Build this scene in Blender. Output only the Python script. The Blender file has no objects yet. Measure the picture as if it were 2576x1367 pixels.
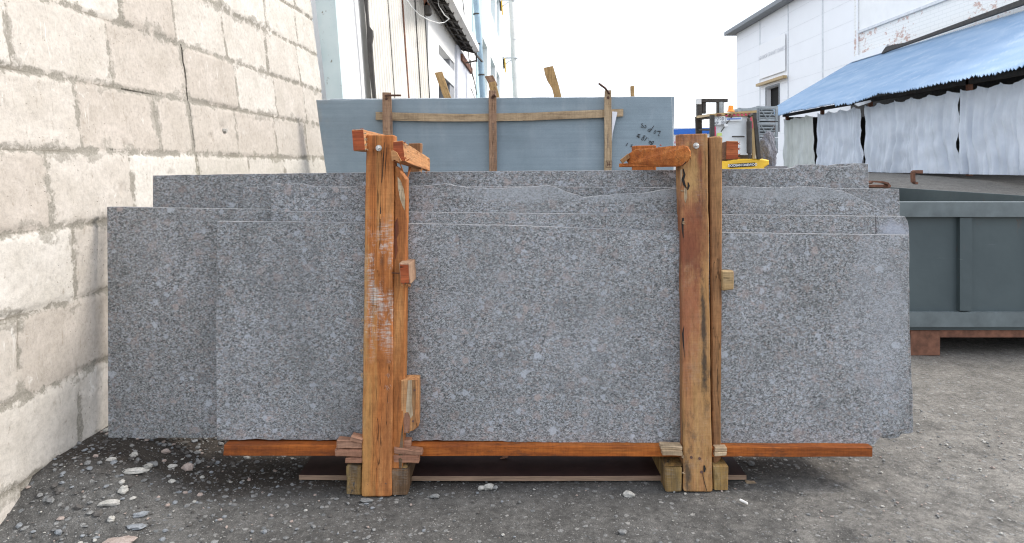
import bpy, math, random
from mathutils import Vector, Matrix, noise as mn
R = math.radians
random.seed(7)
# ---------------------------------------------------------------- camera, world, sun, exposure
sc = bpy.context.scene
F = 1700.0; HC = 1.30; CX = 1288.0; HY = 415.0      # photo measured on a 2576 x 1367 grid
cd = bpy.data.cameras.new('camera'); cam = bpy.data.objects.new('camera', cd); sc.collection.objects.link(cam)
cam.location = (0, 0, HC); cam.rotation_euler = (R(90), 0, 0)
cd.sensor_width = 36; cd.lens = 36*F/2576; cd.shift_y = -(683.5-HY)/2576
cd.clip_start = 0.05; cd.clip_end = 3000
cd.dof.use_dof = True; cd.dof.focus_distance = 2.75; cd.dof.aperture_fstop = 11.0
sc.camera = cam
SUN_EL, SUN_AZ = 42, 82       # azimuth: degrees from +Y towards +X
w = bpy.data.worlds.new('World'); sc.world = w; w.use_nodes = True
wt = w.node_tree; wt.nodes.clear()
sky = wt.nodes.new('ShaderNodeTexSky'); sky.sky_type = 'NISHITA'; sky.sun_disc = False
sky.sun_elevation = R(SUN_EL); sky.sun_rotation = R(SUN_AZ); sky.air_density = 1.0; sky.dust_density = 3.0; sky.ozone_density = 1.0
mx = wt.nodes.new('ShaderNodeMix'); mx.data_type = 'RGBA'; mx.inputs[0].default_value = 0.55
mx.inputs[7].default_value = (13.0, 13.6, 14.6, 1)    # thin bright overcast mixed into the clear sky
bg = wt.nodes.new('ShaderNodeBackground'); bg.inputs[1].default_value = 0.13
ow = wt.nodes.new('ShaderNodeOutputWorld')
wt.links.new(sky.outputs[0], mx.inputs[6]); wt.links.new(mx.outputs[2], bg.inputs[0]); wt.links.new(bg.outputs[0], ow.inputs[0])
sl = bpy.data.lights.new('sun', 'SUN'); sl.energy = 2.0; sl.angle = R(12); sl.color = (1, 0.95, 0.88)
so = bpy.data.objects.new('sun', sl); sc.collection.objects.link(so)
sd = Vector((math.sin(R(SUN_AZ))*math.cos(R(SUN_EL)), math.cos(R(SUN_AZ))*math.cos(R(SUN_EL)), math.sin(R(SUN_EL))))
so.rotation_euler = sd.to_track_quat('Z', 'Y').to_euler(); so.location = (20, 5, 30)
vs = sc.view_settings; vs.view_transform = 'Standard'; vs.look = 'None'; vs.exposure = 0.52
sc.cycles.pixel_filter_type = 'BLACKMAN_HARRIS'; sc.cycles.filter_width = 1.15; vs.gamma = 1; vs.use_curve_mapping = False

# ---------------------------------------------------------------- helpers
C = sc.collection
def P(px, py, Y): return Vector(((px-CX)*Y/F, Y, HC+(HY-py)*Y/F))
def PG(px, py, z=0.0):
    for _ in range(12):
        Y = (HC-z)*F/(py-HY); q = P(px, py, Y); z = z*.4+hgt(q.x, q.y)*.6
    return q
def thing(name, label, cat, loc, group=None, kind=None):
    o = bpy.data.objects.new(name, None); C.objects.link(o); o.location = loc; o.empty_display_size = 0.1
    o['label'] = label; o['category'] = cat
    if group: o['group'] = group
    if kind: o['kind'] = kind
    return o
def root_loc(o):
    v = Vector(o.location)
    while o.parent: o = o.parent; v += Vector(o.location)
    return v
class MB:
    def __init__(s): s.v = []; s.f = []; s.lc = []; s.mi = []; s.at = {}; s.st = []
    def add(s, vs, fs, lc=None, mi=0):
        n = len(s.v); s.st.append(n); s.v += [Vector(v) for v in vs]; s.lc += [Vector(l) for l in (lc if lc is not None else vs)]
        for f in fs: s.f.append([n+i for i in f]); s.mi.append(mi)
        return n
    def obj(s, name, mats, parent=None, label=None, cat=None, group=None, kind=None, loc=None, smooth=False):
        base = root_loc(parent) if parent is not None else (Vector(loc) if loc is not None else Vector((0, 0, 0)))
        me = bpy.data.meshes.new(name); me.from_pydata([v-base for v in s.v], [], s.f)
        a = me.attributes.new('lc', 'FLOAT_VECTOR', 'POINT')
        a.data.foreach_set('vector', [c for l in s.lc for c in l])
        for k, vals in s.at.items():
            b = me.attributes.new(k, 'FLOAT', 'POINT'); b.data.foreach_set('value', vals)
        if not isinstance(mats, (list, tuple)): mats = [mats]
        for m in mats: me.materials.append(m)
        me.polygons.foreach_set('material_index', s.mi)
        if smooth: me.polygons.foreach_set('use_smooth', [True]*len(s.f))
        me.update()
        o = bpy.data.objects.new(name, me); C.objects.link(o)
        if parent is not None: o.parent = parent
        else: o.location = base
        if label: o['label'] = label
        if cat: o['category'] = cat
        if group: o['group'] = group
        if kind: o['kind'] = kind
        return o
def pieces(m, name, mats, parent, **k):
    """one object per separately added piece"""
    out = []
    for i, a in enumerate(m.st):
        b = m.st[i+1] if i+1 < len(m.st) else len(m.v)
        q = MB(); q.v = m.v[a:b]; q.lc = m.lc[a:b]
        for f, mi in zip(m.f, m.mi):
            if a <= f[0] < b: q.f.append([j-a for j in f]); q.mi.append(mi)
        out.append(q.obj(name, mats, parent, **k))
    return out
def rnd3(): return Vector((random.uniform(-50, 50), random.uniform(-50, 50), random.uniform(-50, 50)))
def box(m, a, b, mi=0, lc=None):
    x0, y0, z0 = a; x1, y1, z1 = b
    vs = [(x0,y0,z0),(x1,y0,z0),(x1,y1,z0),(x0,y1,z0),(x0,y0,z1),(x1,y0,z1),(x1,y1,z1),(x0,y1,z1)]
    m.add(vs, [(0,3,2,1),(4,5,6,7),(0,1,5,4),(1,2,6,5),(2,3,7,6),(3,0,4,7)], mi=mi)
def hexa(m, q0, q1, mi=0):
    """q0, q1: four points each, quad to quad"""
    vs = list(q0)+list(q1)
    m.add(vs, [(0,1,2,3),(7,6,5,4),(0,4,5,1),(1,5,6,2),(2,6,7,3),(3,7,4,0)], mi=mi)
def timber(m, q0, q1, n=10, jit=0.0015, ch=0.08, off=None, knots=0, mi=0, bow=0.0):
    """sawn timber from end quad q0 to end quad q1; chamfered, slightly uneven; lc.z runs along the grain"""
    off = off or rnd3()
    q0 = [Vector(p) for p in q0]; q1 = [Vector(p) for p in q1]
    L = ((sum(q1, Vector())-sum(q0, Vector()))/4).length
    wU = (q0[1]-q0[0]).length; wV = (q0[3]-q0[0]).length
    loc4 = [(0,0),(wU,0),(wU,wV),(0,wV)]
    c = min(wU, wV)*ch
    rings = []; lcs = []
    ts = [0, 0.004/max(L,.02)] + [(k+1)/(n+1) for k in range(n)] + [1-0.004/max(L,.02), 1]
    for it, t in enumerate(ts):
        q = [a.lerp(b, t) for a, b in zip(q0, q1)]
        cen = sum(q, Vector())/4
        sh = 0.94 if it in (0, len(ts)-1) else 1.0
        ring = []; lc = []
        for i in range(4):
            p = q[i]; a = q[i-1]; b = q[(i+1) % 4]
            la = Vector(loc4[i]).to_3d(); 
            for (o2, l2) in ((a, loc4[i-1]), (b, loc4[(i+1) % 4])):
                d = (o2-p); k = c/max(d.length, 1e-6)
                pp = p+d*k
                lp = Vector((la.x+(l2[0]-la.x)*k, la.y+(l2[1]-la.y)*k, t*L))
                pp = cen+(pp-cen)*sh
                s = lp+off
                pp = pp+mn.noise_vector(Vector((s.x*9, s.y*9, s.z*5)))*jit*1.6+mn.noise_vector(Vector((s.x*40, s.y*40, s.z*30)))*jit*0.7
                ring.append(pp); lc.append(s)
        rings.append(ring); lcs.append(lc)
    vs = [p for r in rings for p in r]; ll = [p for r in lcs for p in r]
    fs = []
    N = 8
    for k in range(len(rings)-1):
        for i in range(N):
            j = (i+1) % N
            fs.append((k*N+i, k*N+j, (k+1)*N+j, (k+1)*N+i))
    fs.append(tuple(reversed(range(N)))); fs.append(tuple(range((len(rings)-1)*N, len(rings)*N)))
    m.add(vs, fs, ll, mi)
def bar(m, a, b, wd, dp, up=(0,0,1), **k):
    a = Vector(a); b = Vector(b); d = (b-a).normalized(); s = d.cross(Vector(up)).normalized(); u = s.cross(d).normalized()
    q = lambda p: [p-s*wd/2-u*dp/2, p+s*wd/2-u*dp/2, p+s*wd/2+u*dp/2, p-s*wd/2+u*dp/2]
    hexa(m, q(a), q(b), k.get('mi', 0))
def tube(m, pts, r, n=8, mi=0, cap=True):
    pts = [Vector(p) for p in pts]; rings = []
    rr = r if isinstance(r, (list, tuple)) else [r]*len(pts)
    for i, p in enumerate(pts):
        d = (pts[min(i+1, len(pts)-1)]-pts[max(i-1, 0)]).normalized()
        a = d.cross(Vector((0,0,1)) if abs(d.z) < .9 else Vector((1,0,0))).normalized(); b = d.cross(a)
        rings += [p+(a*math.cos(2*math.pi*k/n)+b*math.sin(2*math.pi*k/n))*rr[i] for k in range(n)]
    fs = [(k*n+i, k*n+(i+1) % n, (k+1)*n+(i+1) % n, (k+1)*n+i) for k in range(len(pts)-1) for i in range(n)]
    if cap: fs += [tuple(reversed(range(n))), tuple(range((len(pts)-1)*n, len(pts)*n))]
    m.add(rings, fs, mi=mi)
def prism(m, pts, thick, off=None, axis='z', mi=0, edge_mi=None, bev=0.0):
    """outline (3-D points, facing the camera, any order) pushed back by vector thick"""
    pts = [Vector(p) for p in pts]; n = len(pts); off = off or Vector((0,0,0))
    thick = Vector(thick); cen = sum(pts, Vector())/n
    nrm = thick.normalized()
    area = sum(((pts[i]-cen).cross(pts[(i+1) % n]-cen)).dot(nrm) for i in range(n))
    if area < 0: pts.reverse()
    # pts now run so that the front faces -thick
    def L(p):
        if axis == 'z': return Vector((p.x, p.y, p.z))+off
        return Vector((p.z, p.y, p.x))+off
    if bev > 0:
        ins = []
        for i in range(n):
            a = pts[i-1]; b = pts[i]; c = pts[(i+1) % n]
            t = (c-a).normalized(); inn = nrm.cross(t)
            if inn.length < 1e-6: inn = (cen-b)
            ins.append(b+inn.normalized()*bev)
        r0 = ins; r1 = [p+nrm*bev for p in pts]; r2 = [p+thick for p in pts]
        vs = r0+r1+r2
        fs = [tuple(reversed(range(n)))]
        m.add(vs, fs, [L(p) for p in vs], mi); base = len(m.v)-3*n
        for i in range(n):
            j = (i+1) % n
            m.f.append([base+i, base+j, base+n+j, base+n+i]); m.mi.append(edge_mi if edge_mi is not None else mi)
            m.f.append([base+n+i, base+n+j, base+2*n+j, base+2*n+i]); m.mi.append(edge_mi if edge_mi is not None else mi)
        m.f.append([base+2*n+i for i in range(n)]); m.mi.append(mi)
    else:
        vs = pts+[p+thick for p in pts]
        fs = [tuple(reversed(range(n))), tuple(range(n, 2*n))]+[(i, (i+1) % n, n+(i+1) % n, n+i) for i in range(n)]
        m.add(vs, fs, [L(p) for p in vs], mi)
def resample(pts, step, amp):
    """closed outline of 2-D points with per-edge roughness amp[i]"""
    out = []
    n = len(pts)
    for i in range(n):
        a = Vector(pts[i]); b = Vector(pts[(i+1) % n]); L = (b-a).length; k = max(1, int(L/step))
        am = amp[i] if isinstance(amp, (list, tuple)) else amp
        t = (b-a).normalized(); nn = Vector((-t.y, t.x))
        for j in range(k):
            p = a.lerp(b, j/k)
            e = min(1, min(j, k-j)/2)
            q = mn.noise(Vector((p.x*.021, p.y*.021, i*3.1)))*1.0+mn.noise(Vector((p.x*.08, p.y*.08, i*3.1)))*.6+mn.noise(Vector((p.x*.25, p.y*.25, 5)))*.35
            out.append(p+nn*q*am*e)
    return out

# ---------------------------------------------------------------- materials
class NT:
    def __init__(s, name):
        s.m = bpy.data.materials.new(name); s.m.use_nodes = True; s.t = s.m.node_tree; s.t.nodes.clear()
        s.b = s.t.nodes.new('ShaderNodeBsdfPrincipled'); s.o = s.t.nodes.new('ShaderNodeOutputMaterial')
        s.t.links.new(s.b.outputs[0], s.o.inputs[0])
    def put(s, v, sock):
        if isinstance(v, bpy.types.NodeSocket): s.t.links.new(v, sock)
        elif v is not None:
            if isinstance(v, (tuple, list)) and len(v) == 3 and len(sock.default_value) == 4: v = (*v, 1)
            sock.default_value = v
    def attr(s, name='lc', fac=False):
        n = s.t.nodes.new('ShaderNodeAttribute'); n.attribute_name = name; return n.outputs['Fac' if fac else 'Vector']
    def pos(s):
        n = s.t.nodes.new('ShaderNodeNewGeometry'); return n.outputs['Position']
    def sep(s, v):
        n = s.t.nodes.new('ShaderNodeSeparateXYZ'); s.put(v, n.inputs[0]); return n.outputs
    def scale(s, v, sc3, loc=(0,0,0)):
        n = s.t.nodes.new('ShaderNodeMapping'); s.put(v, n.inputs[0]); n.inputs['Scale'].default_value = sc3; n.inputs['Location'].default_value = loc
        return n.outputs[0]
    def noise(s, v, sc1, det=4, rough=.55, dist=0, col=False):
        n = s.t.nodes.new('ShaderNodeTexNoise'); s.put(v, n.inputs['Vector']); n.inputs['Scale'].default_value = sc1
        n.inputs['Detail'].default_value = det; n.inputs['Roughness'].default_value = rough; n.inputs['Distortion'].default_value = dist
        return n.outputs['Color' if col else 'Fac']
    def vor(s, v, sc1, feat='F1', rand=1):
        n = s.t.nodes.new('ShaderNodeTexVoronoi'); n.feature = feat; s.put(v, n.inputs['Vector']); n.inputs['Scale'].default_value = sc1
        n.inputs['Randomness'].default_value = rand
        return n.outputs
    def ramp(s, v, stops, interp='LINEAR'):
        n = s.t.nodes.new('ShaderNodeValToRGB'); s.put(v, n.inputs[0]); cr = n.color_ramp; cr.interpolation = interp
        while len(cr.elements) < len(stops): cr.elements.new(.5)
        for e, (p, c) in zip(cr.elements, stops):
            e.position = p; e.color = (*c, 1) if isinstance(c, (tuple, list)) else (c, c, c, 1)
        return n.outputs[0]
    def mask(s, v, lo, hi, a=0., b=1.):
        n = s.t.nodes.new('ShaderNodeMapRange'); s.put(v, n.inputs[0]); n.inputs[1].default_value = lo; n.inputs[2].default_value = hi
        n.inputs[3].default_value = a; n.inputs[4].default_value = b
        return n.outputs[0]
    def mix(s, f, a, b, mode='MIX'):
        n = s.t.nodes.new('ShaderNodeMix'); n.data_type = 'RGBA'; n.blend_type = mode
        s.put(f, n.inputs[0]); s.put(a, n.inputs[6]); s.put(b, n.inputs[7]); return n.outputs[2]
    def math(s, op, a, b=None, c=None):
        n = s.t.nodes.new('ShaderNodeMath'); n.operation = op; s.put(a, n.inputs[0])
        if b is not None: s.put(b, n.inputs[1])
        if c is not None: s.put(c, n.inputs[2])
        return n.outputs[0]
    def vmath(s, op, a, b):
        n = s.t.nodes.new('ShaderNodeVectorMath'); n.operation = op; s.put(a, n.inputs[0]); s.put(b, n.inputs[1]); return n.outputs
    def bump(s, h, st, dist=.01, prev=None):
        n = s.t.nodes.new('ShaderNodeBump'); s.put(h, n.inputs['Height']); n.inputs['Strength'].default_value = st; n.inputs['Distance'].default_value = dist
        if prev is not None: s.put(prev, n.inputs['Normal'])
        return n.outputs[0]
    def done(s, col=None, rough=None, nrm=None, metal=None, spec=None):
        s.put(col, s.b.inputs['Base Color']); s.put(rough, s.b.inputs['Roughness'])
        if nrm is not None: s.put(nrm, s.b.inputs['Normal'])
        if metal is not None: s.put(metal, s.b.inputs['Metallic'])
        if spec is not None: s.put(spec, s.b.inputs['Specular IOR Level'])
        return s.m
def plain(name, col, rough=.6, metal=0, var=.12, sc1=6, bumpst=0.0):
    t = NT(name); p = t.attr()
    n = t.noise(p, sc1, 5); 
    c = t.mix(1, t.ramp(n, [(.3, 1-var), (.7, 1+var)]), col, 'MULTIPLY')
    nr = t.bump(t.noise(p, sc1*12, 3), bumpst, .004) if bumpst else None
    return t.done(c, rough, nr, metal)
def wood(name, cols, dark=0.35, white=0.0, wz=None, blotch=None, grain=1.0, cracks=(), stain_col=(.10,.055,.03), saw=0.5, yellow=0.0, rough=.72, mould=0.0):
    t = NT(name); p = t.attr()
    warp = t.noise(t.scale(p, (5,5,1.2)), 1, 3, col=True)
    pw = t.vmath('ADD', p, t.vmath('MULTIPLY', warp, (.03,.03,.0))[0])[0]
    g1 = t.noise(t.scale(pw, (24,24,.9)), 1, 6, .6)
    g0 = t.noise(t.scale(p, (7,7,1.7)), 1, 3, .5)
    base = t.ramp(t.math('ADD', t.math('MULTIPLY', g1, .6), t.math('MULTIPLY', g0, .4)), [(.34, cols[0]), (.5, cols[1]), (.66, cols[2])])
    g2 = t.noise(t.scale(pw, (170,170,4)), 1, 3, .6)
    base = t.mix(.55*grain, base, t.mix(1, base, t.ramp(g2, [(.3, .45), (.62, 1.25)]), 'MULTIPLY'))
    sw = t.noise(t.scale(p, (5,5,160)), 1, 2, .6)
    base = t.mix(saw*.5, base, t.mix(1, base, t.ramp(sw, [(.35, .7), (.65, 1.2)]), 'MULTIPLY'))
    st = t.noise(t.scale(p, (9,9,2.6)), 1, 5, .62)
    stm = t.mask(st, .50, .68); stm = t.math('MULTIPLY', stm, dark)
    base = t.mix(stm, base, stain_col)
    if yellow:
        yn = t.mask(t.noise(t.scale(p, (10,10,.7), (3,7,1)), 1, 3), .52, .62); base = t.mix(t.math('MULTIPLY', yn, yellow), base, (.48,.29,.10))
    if mould:
        mo = t.noise(t.scale(p, (30,30,14), (9,1,4)), 1, 6, .7); mo = t.math('MULTIPLY', t.mask(mo, .53, .62), t.mask(t.noise(t.scale(p, (8,8,3)), 1, 2), .42, .6))
        base = t.mix(t.math('MULTIPLY', mo, mould), base, (.03,.028,.025))
    # knots
    kv = t.vor(t.scale(p, (9,9,3.2)), 1); kd = t.mask(kv['Distance'], .07, .17, 1, 0); kc = t.sep(kv['Color'])
    km = t.math('MULTIPLY', kd, t.mask(kc[0], .74, .76)); base = t.mix(t.math('MULTIPLY', km, .85), base, (.07,.03,.015))
    if white:
        wn = t.noise(t.scale(p, (16,16,8)), 1, 7, .75); ws = t.noise(t.scale(p, (22,22,260)), 1, 3, .7)
        wm = t.math('MULTIPLY', t.mask(wn, .47, .6), t.mask(ws, .42, .58))
        if wz: wp_ = t.sep(t.pos()); wm = t.math('MULTIPLY', wm, t.math('MULTIPLY', t.mask(wp_[2], wz[0], wz[0]+.15), t.mask(wp_[2], wz[1]-.15, wz[1], 1, 0)))
        base = t.mix(t.math('MULTIPLY', wm, white), base, (.62,.60,.56))
    if blotch:
        for (bx, bz, rx_, rz_, c_, a_) in blotch:
            ps_ = t.sep(t.pos()); u_ = t.math('DIVIDE', t.math('SUBTRACT', ps_[0], bx), rx_); w_ = t.math('DIVIDE', t.math('SUBTRACT', ps_[2], bz), rz_)
            d_ = t.math('SQRT', t.math('ADD', t.math('MULTIPLY', u_, u_), t.math('MULTIPLY', w_, w_)))
            nn_ = t.math('ADD', d_, t.math('MULTIPLY', t.math('SUBTRACT', t.noise(t.scale(p, (26,26,13)), 1, 8, .74), .5), 3.2))
            base = t.mix(t.mask(nn_, .3, 1.1, a_, 0), base, c_)
    h = t.math('ADD', t.math('MULTIPLY', g2, .5), t.math('MULTIPLY', sw, .4*saw))
    # drying checks: thin dark splits that follow the grain
    r = t.noise(t.scale(pw, (16,16,.55), (11,3,5)), 1, 4, .62)
    ck = t.mask(t.math('ABSOLUTE', t.math('SUBTRACT', r, .5)), .0, .0045, .8, 0)
    ck = t.math('MULTIPLY', ck, t.mask(t.noise(t.scale(p, (4,4,1.5), (1,8,2)), 1, 2), .5, .56))
    sx = t.sep(p)
    for (x0, dx, z0, z1, wd) in cracks:      # explicit long splits: position across, drift, from, to along the timber
        nz = t.noise(t.scale(p, (0.01,0.01,14)), 1, 4, .6)
        u = t.math('SUBTRACT', sx[0], t.math('ADD', t.math('MULTIPLY_ADD', sx[2], dx, x0), t.math('MULTIPLY', t.math('SUBTRACT', nz, .5), .012)))
        c1 = t.mask(t.math('ABSOLUTE', u), wd*.4, wd, 1, 0)
        zm = t.math('MULTIPLY', t.mask(sx[2], z0, z0+.05), t.mask(sx[2], z1-.05, z1, 1, 0))
        ck = t.math('MAXIMUM', ck, t.math('MULTIPLY', c1, zm))
    base = t.mix(t.math('MULTIPLY', ck, .92), base, (.02,.012,.008)); fq = t.noise(t.scale(p, (60,60,22)), 1, 6, .75)
    base = t.mix(1, base, t.ramp(fq, [(.3, (.60,.58,.56)), (.5, (.90,.90,.90)), (.7, (1.06,1.06,1.06))]), 'MULTIPLY')
    h = t.math('SUBTRACT', h, t.math('MULTIPLY', ck, 3.0))
    return t.done(base, rough, t.bump(h, .8, .003), spec=.3)
def granite(name, bright=1.0, extra=None):
    t = NT(name); p = t.attr()
    warp = t.vmath('ADD', p, t.vmath('MULTIPLY', t.noise(p, 60, 2, col=True), (.012,.012,.012))[0])[0]
    f = t.math('ADD', t.math('MULTIPLY', t.noise(t.scale(p, (200,200,320)), 1, 5, .78), .6), t.math('MULTIPLY', t.noise(t.scale(warp, (100,100,170)), 1, 4, .72), .4))
    col = t.ramp(f, [(.395, (.016,.018,.019)), (.45, (.105,.108,.110)), (.52, (.225,.230,.235)), (.60, (.47,.478,.49))])
    # mid grains
    v = t.vor(t.scale(warp, (120,120,170)), 1); vc = t.sep(v['Color'])
    pink = t.math('MULTIPLY', t.mask(vc[0], .76, .84), .36); col = t.mix(pink, col, (.31,.245,.225))
    dk = t.math('MULTIPLY', t.mask(vc[1], .80, .88), .5); col = t.mix(dk, col, (.045,.046,.05))
    lt = t.math('MULTIPLY', t.mask(vc[2], .80, .88), .5); col = t.mix(lt, col, (.36,.38,.42))
    # larger feldspar crystals, soft edged
    w2 = t.vmath('ADD', p, t.vmath('MULTIPLY', t.noise(p, 45, 3, col=True), (.03,.03,.03))[0])[0]
    for sc1, th, a, c, off in ((44, .70, .42, (.33,.34,.37), (0,0,0)), (15, .72, .38, (.30,.235,.215), (8,3,1)), (11, .80, .30, (.10,.105,.115), (1,6,2)), (36, .76, .42, (.34,.275,.255), (5,2,8)), (26, .88, .75, (.37,.39,.43), (2,9,3)), (17, .94, .85, (.40,.42,.46), (7,1,6)), (20, .955, .7, (.36,.30,.28), (3,4,1))):
        q = t.vor(t.scale(w2, (1,1,1.15), off), sc1); qc = t.sep(q['Color'])
        mk = t.math('MULTIPLY', t.mask(t.math('ADD', q['Distance'], t.math('MULTIPLY', t.math('SUBTRACT', t.noise(p, sc1*6, 3, .7), .5), .5)), .26, .34, 1, 0), t.mask(qc[0], th, th+.02))
        mk = t.math('MULTIPLY', mk, t.mask(f, .34, .5, .35, 1))
        col = t.mix(t.math('MULTIPLY', mk, a), col, c)
    lf = t.noise(p, 3.2, 4, .6)
    col = t.mix(1, col, t.ramp(lf, [(.3, (.84,.84,.82)), (.7, (1.15,1.15,1.15))]), 'MULTIPLY')
    col = t.mix(1, col, (bright*1.06, bright*1.06, bright*1.055), 'MULTIPLY')
    wm_ = t.noise(t.scale(p, (2.2,2.2,.9)), 1, 6, .7); col = t.mix(t.mask(wm_, .54, .70, 0, .22), col, (.36,.37,.385)); col = t.mix(t.mask(wm_, .44, .32, 0, .35), col, (.10,.10,.10))
    if extra: col = extra(t, col, f)
    return t.done(col, .62, t.bump(f, .25, .0015), spec=.35)
def dust(t, col, f):
    ps = t.sep(t.pos()); x, z = ps[0], ps[2]
    u = t.math('DIVIDE', t.math('SUBTRACT', x, P(2225, 700, 2.78).x), .16)
    zz = t.math('DIVIDE', t.math('SUBTRACT', z, P(2225, 800, 2.78).z), .42)
    d = t.math('SQRT', t.math('ADD', t.math('MULTIPLY', u, u), t.math('MULTIPLY', zz, zz)))
    n = t.noise(t.scale(t.pos(), (9,9,4)), 1, 5, .65)
    m = t.mask(t.math('ADD', d, t.math('MULTIPLY', t.math('SUBTRACT', n, .5), 2.4)), .25, 1.25, .45, 0)
    m = t.math('MULTIPLY', m, t.mask(f, .3, .55, .5, 1))
    return t.mix(m, col, (.36,.375,.40))
def spall(t, col, f):
    ps = t.sep(t.pos()); x, z = ps[0], ps[2]
    n = t.noise(t.scale(t.pos(), (6,6,22)), 1, 5, .6)
    zl = P(1700, 506, 2.84).z
    e = t.math('ADD', z, t.math('MULTIPLY', t.math('SUBTRACT', n, .5), .09))
    m = t.math('MULTIPLY', t.mask(e, zl-.012, zl+.012, 0, .62), t.mask(x, P(1120, 0, 2.84).x, P(1240, 0, 2.84).x))
    m = t.math('MULTIPLY', m, t.mask(f, .40, .52, .3, 1))
    return t.mix(m, col, (.32,.335,.35))
def corner_pale(t, col, f):
    ps = t.sep(t.pos()); x, z = ps[0], ps[2]
    n = t.noise(t.pos(), 14, 5, .65)
    u = t.math('DIVIDE', t.math('SUBTRACT', x, P(2245, 570, 2.83).x), .075); zz = t.math('DIVIDE', t.math('SUBTRACT', z, P(2245, 580, 2.83).z), .05)
    d = t.math('SQRT', t.math('ADD', t.math('MULTIPLY', u, u), t.math('MULTIPLY', zz, zz)))
    m = t.mask(t.math('ADD', d, t.math('MULTIPLY', t.math('SUBTRACT', n, .5), 2)), .5, 1.1, .7, 0)
    col = t.mix(m, col, (.36,.38,.44))
    xl = t.math('ABSOLUTE', t.math('SUBTRACT', x, P(2204, 570, 2.83).x))
    return t.mix(t.mask(xl, .0012, .003, .85, 0), col, (.05,.04,.045))
M = {}
M['gran'] = granite('grey_granite'); M['gran_dust'] = granite('dusty_granite', 1.0, dust)
M['gran_spall'] = granite('broken_top_granite', 1.0, spall); M['gran_corner'] = granite('marked_granite', 1.0, corner_pale)
M['gran_dark'] = granite('darker_granite', .92)
t = NT('granite_broken_edge'); p = t.attr(); n = t.noise(p, 90, 4, .7)
M['gran_edge'] = t.done(t.ramp(n, [(.35, (.12,.12,.125)), (.65, (.34,.345,.35))]), .8, t.bump(n, .6, .004))

# blue grey honed stone
t = NT('blue_grey_stone'); p = t.attr(); n = t.noise(p, 3.0, 5, .6); n2 = t.noise(t.scale(p, (160,160,240)), 1, 3, .7); n3 = t.noise(t.scale(p, (1.2,1,5)), 1, 4)
c = t.ramp(n, [(.3, (.195,.255,.295)), (.7, (.255,.32,.37))]); c = t.mix(.6, c, t.mix(1, c, t.ramp(n2, [(.3, .72), (.7, 1.25)]), 'MULTIPLY'))
c = t.mix(1, c, t.ramp(n3, [(.35, .92), (.7, 1.08)]), 'MULTIPLY')
pw_ = t.sep(t.pos()); xe = P(800, 300, 5.6).x
em = t.math('MULTIPLY', t.mask(t.math('ADD', pw_[0], t.math('MULTIPLY', n, .25)), xe+.10, xe+.24, .5, 0), t.mask(t.noise(p, 5, 3), .45, .6))
c = t.mix(em, c, (.27,.25,.21))
ds = t.noise(t.scale(p, (3,3,.7)), 1, 6, .72); c = t.mix(t.mask(ds, .52, .70, 0, .35), c, (.36,.40,.44))
sw_ = t.noise(t.scale(p, (1,1,70)), 1, 3, .6); c = t.mix(.35, c, t.mix(1, c, t.ramp(sw_, [(.3, .8), (.7, 1.18)]), 'MULTIPLY'))
M['blue'] = t.done(c, .6, t.bump(n2, .15, .001)); M['ink'] = plain('marker_ink', (.035,.04,.045), .5)
M['blue_edge'] = plain('stone_cut_edge', (.42,.45,.48), .8, var=.3, sc1=60)

# asphalt ground
t = NT('asphalt'); p = t.pos(); ps = t.sep(p)
w3 = t.vmath('ADD', p, t.vmath('MULTIPLY', t.noise(p, 30, 2, col=True), (.02,.02,.02))[0])[0]
fn = t.noise(p, 260, 4, .7); ln = t.noise(p, .9, 5, .6); mdn = t.noise(p, 7, 5, .65)
base = t.ramp(ln, [(.35, (.080,.077,.072)), (.65, (.118,.114,.107))])
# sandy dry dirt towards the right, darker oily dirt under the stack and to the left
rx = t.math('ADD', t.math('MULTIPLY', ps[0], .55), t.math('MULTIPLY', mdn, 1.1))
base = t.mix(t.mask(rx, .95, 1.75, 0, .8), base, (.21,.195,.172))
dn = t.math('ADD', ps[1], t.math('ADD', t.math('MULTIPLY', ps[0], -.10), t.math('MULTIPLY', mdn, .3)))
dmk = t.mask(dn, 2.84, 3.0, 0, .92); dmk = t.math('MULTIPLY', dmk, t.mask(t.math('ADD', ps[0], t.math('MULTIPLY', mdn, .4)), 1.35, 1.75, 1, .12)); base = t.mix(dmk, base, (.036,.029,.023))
base = t.mix(.75, base, t.mix(1, base, t.ramp(fn, [(.3, .35), (.5, 1.0), (.70, 2.0)]), 'MULTIPLY'))
base = t.mix(1, base, t.ramp(mdn, [(.3, .70), (.7, 1.22)]), 'MULTIPLY'); md2 = t.noise(p, 38, 5, .75); base = t.mix(1, base, t.ramp(md2, [(.32, .62), (.5, 1.0), (.68, 1.4)]), 'MULTIPLY')
hh = t.math('MULTIPLY', fn, .5)
for sc1, th, c1, c2 in ((70, .74, (.16,.17,.175), (.34,.33,.31)), (32, .72, (.17,.18,.185), (.36,.35,.33)), (150, .84, (.20,.195,.19), (.38,.36,.34))):
    v = t.vor(w3, sc1); vc = t.sep(v['Color'])
    mk = t.math('MULTIPLY', t.mask(v['Distance'], .24, .34, 1, 0), t.mask(vc[0], th, th+.02))
    mk = t.math('MULTIPLY', mk, t.mask(fn, .36, .5, .3, 1))
    base = t.mix(t.math('MULTIPLY', mk, .85), base, t.mix(vc[1], c1, c2)); hh = t.math('ADD', hh, mk)
hh = t.math('ADD', t.math('ADD', hh, t.math('MULTIPLY', md2, 2.5)), t.math('MULTIPLY', mdn, 2))
ck = t.noise(t.scale(p, (1.6,3.2,1)), 1, 7, .7, .6); ckm = t.mask(t.math('ABSOLUTE', t.math('SUBTRACT', ck, .5)), 0, .0022, .8, 0)
ckm = t.math('MULTIPLY', ckm, t.mask(t.noise(p, 1.3, 2), .5, .55)); base = t.mix(ckm, base, (.03,.028,.025))
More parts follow.
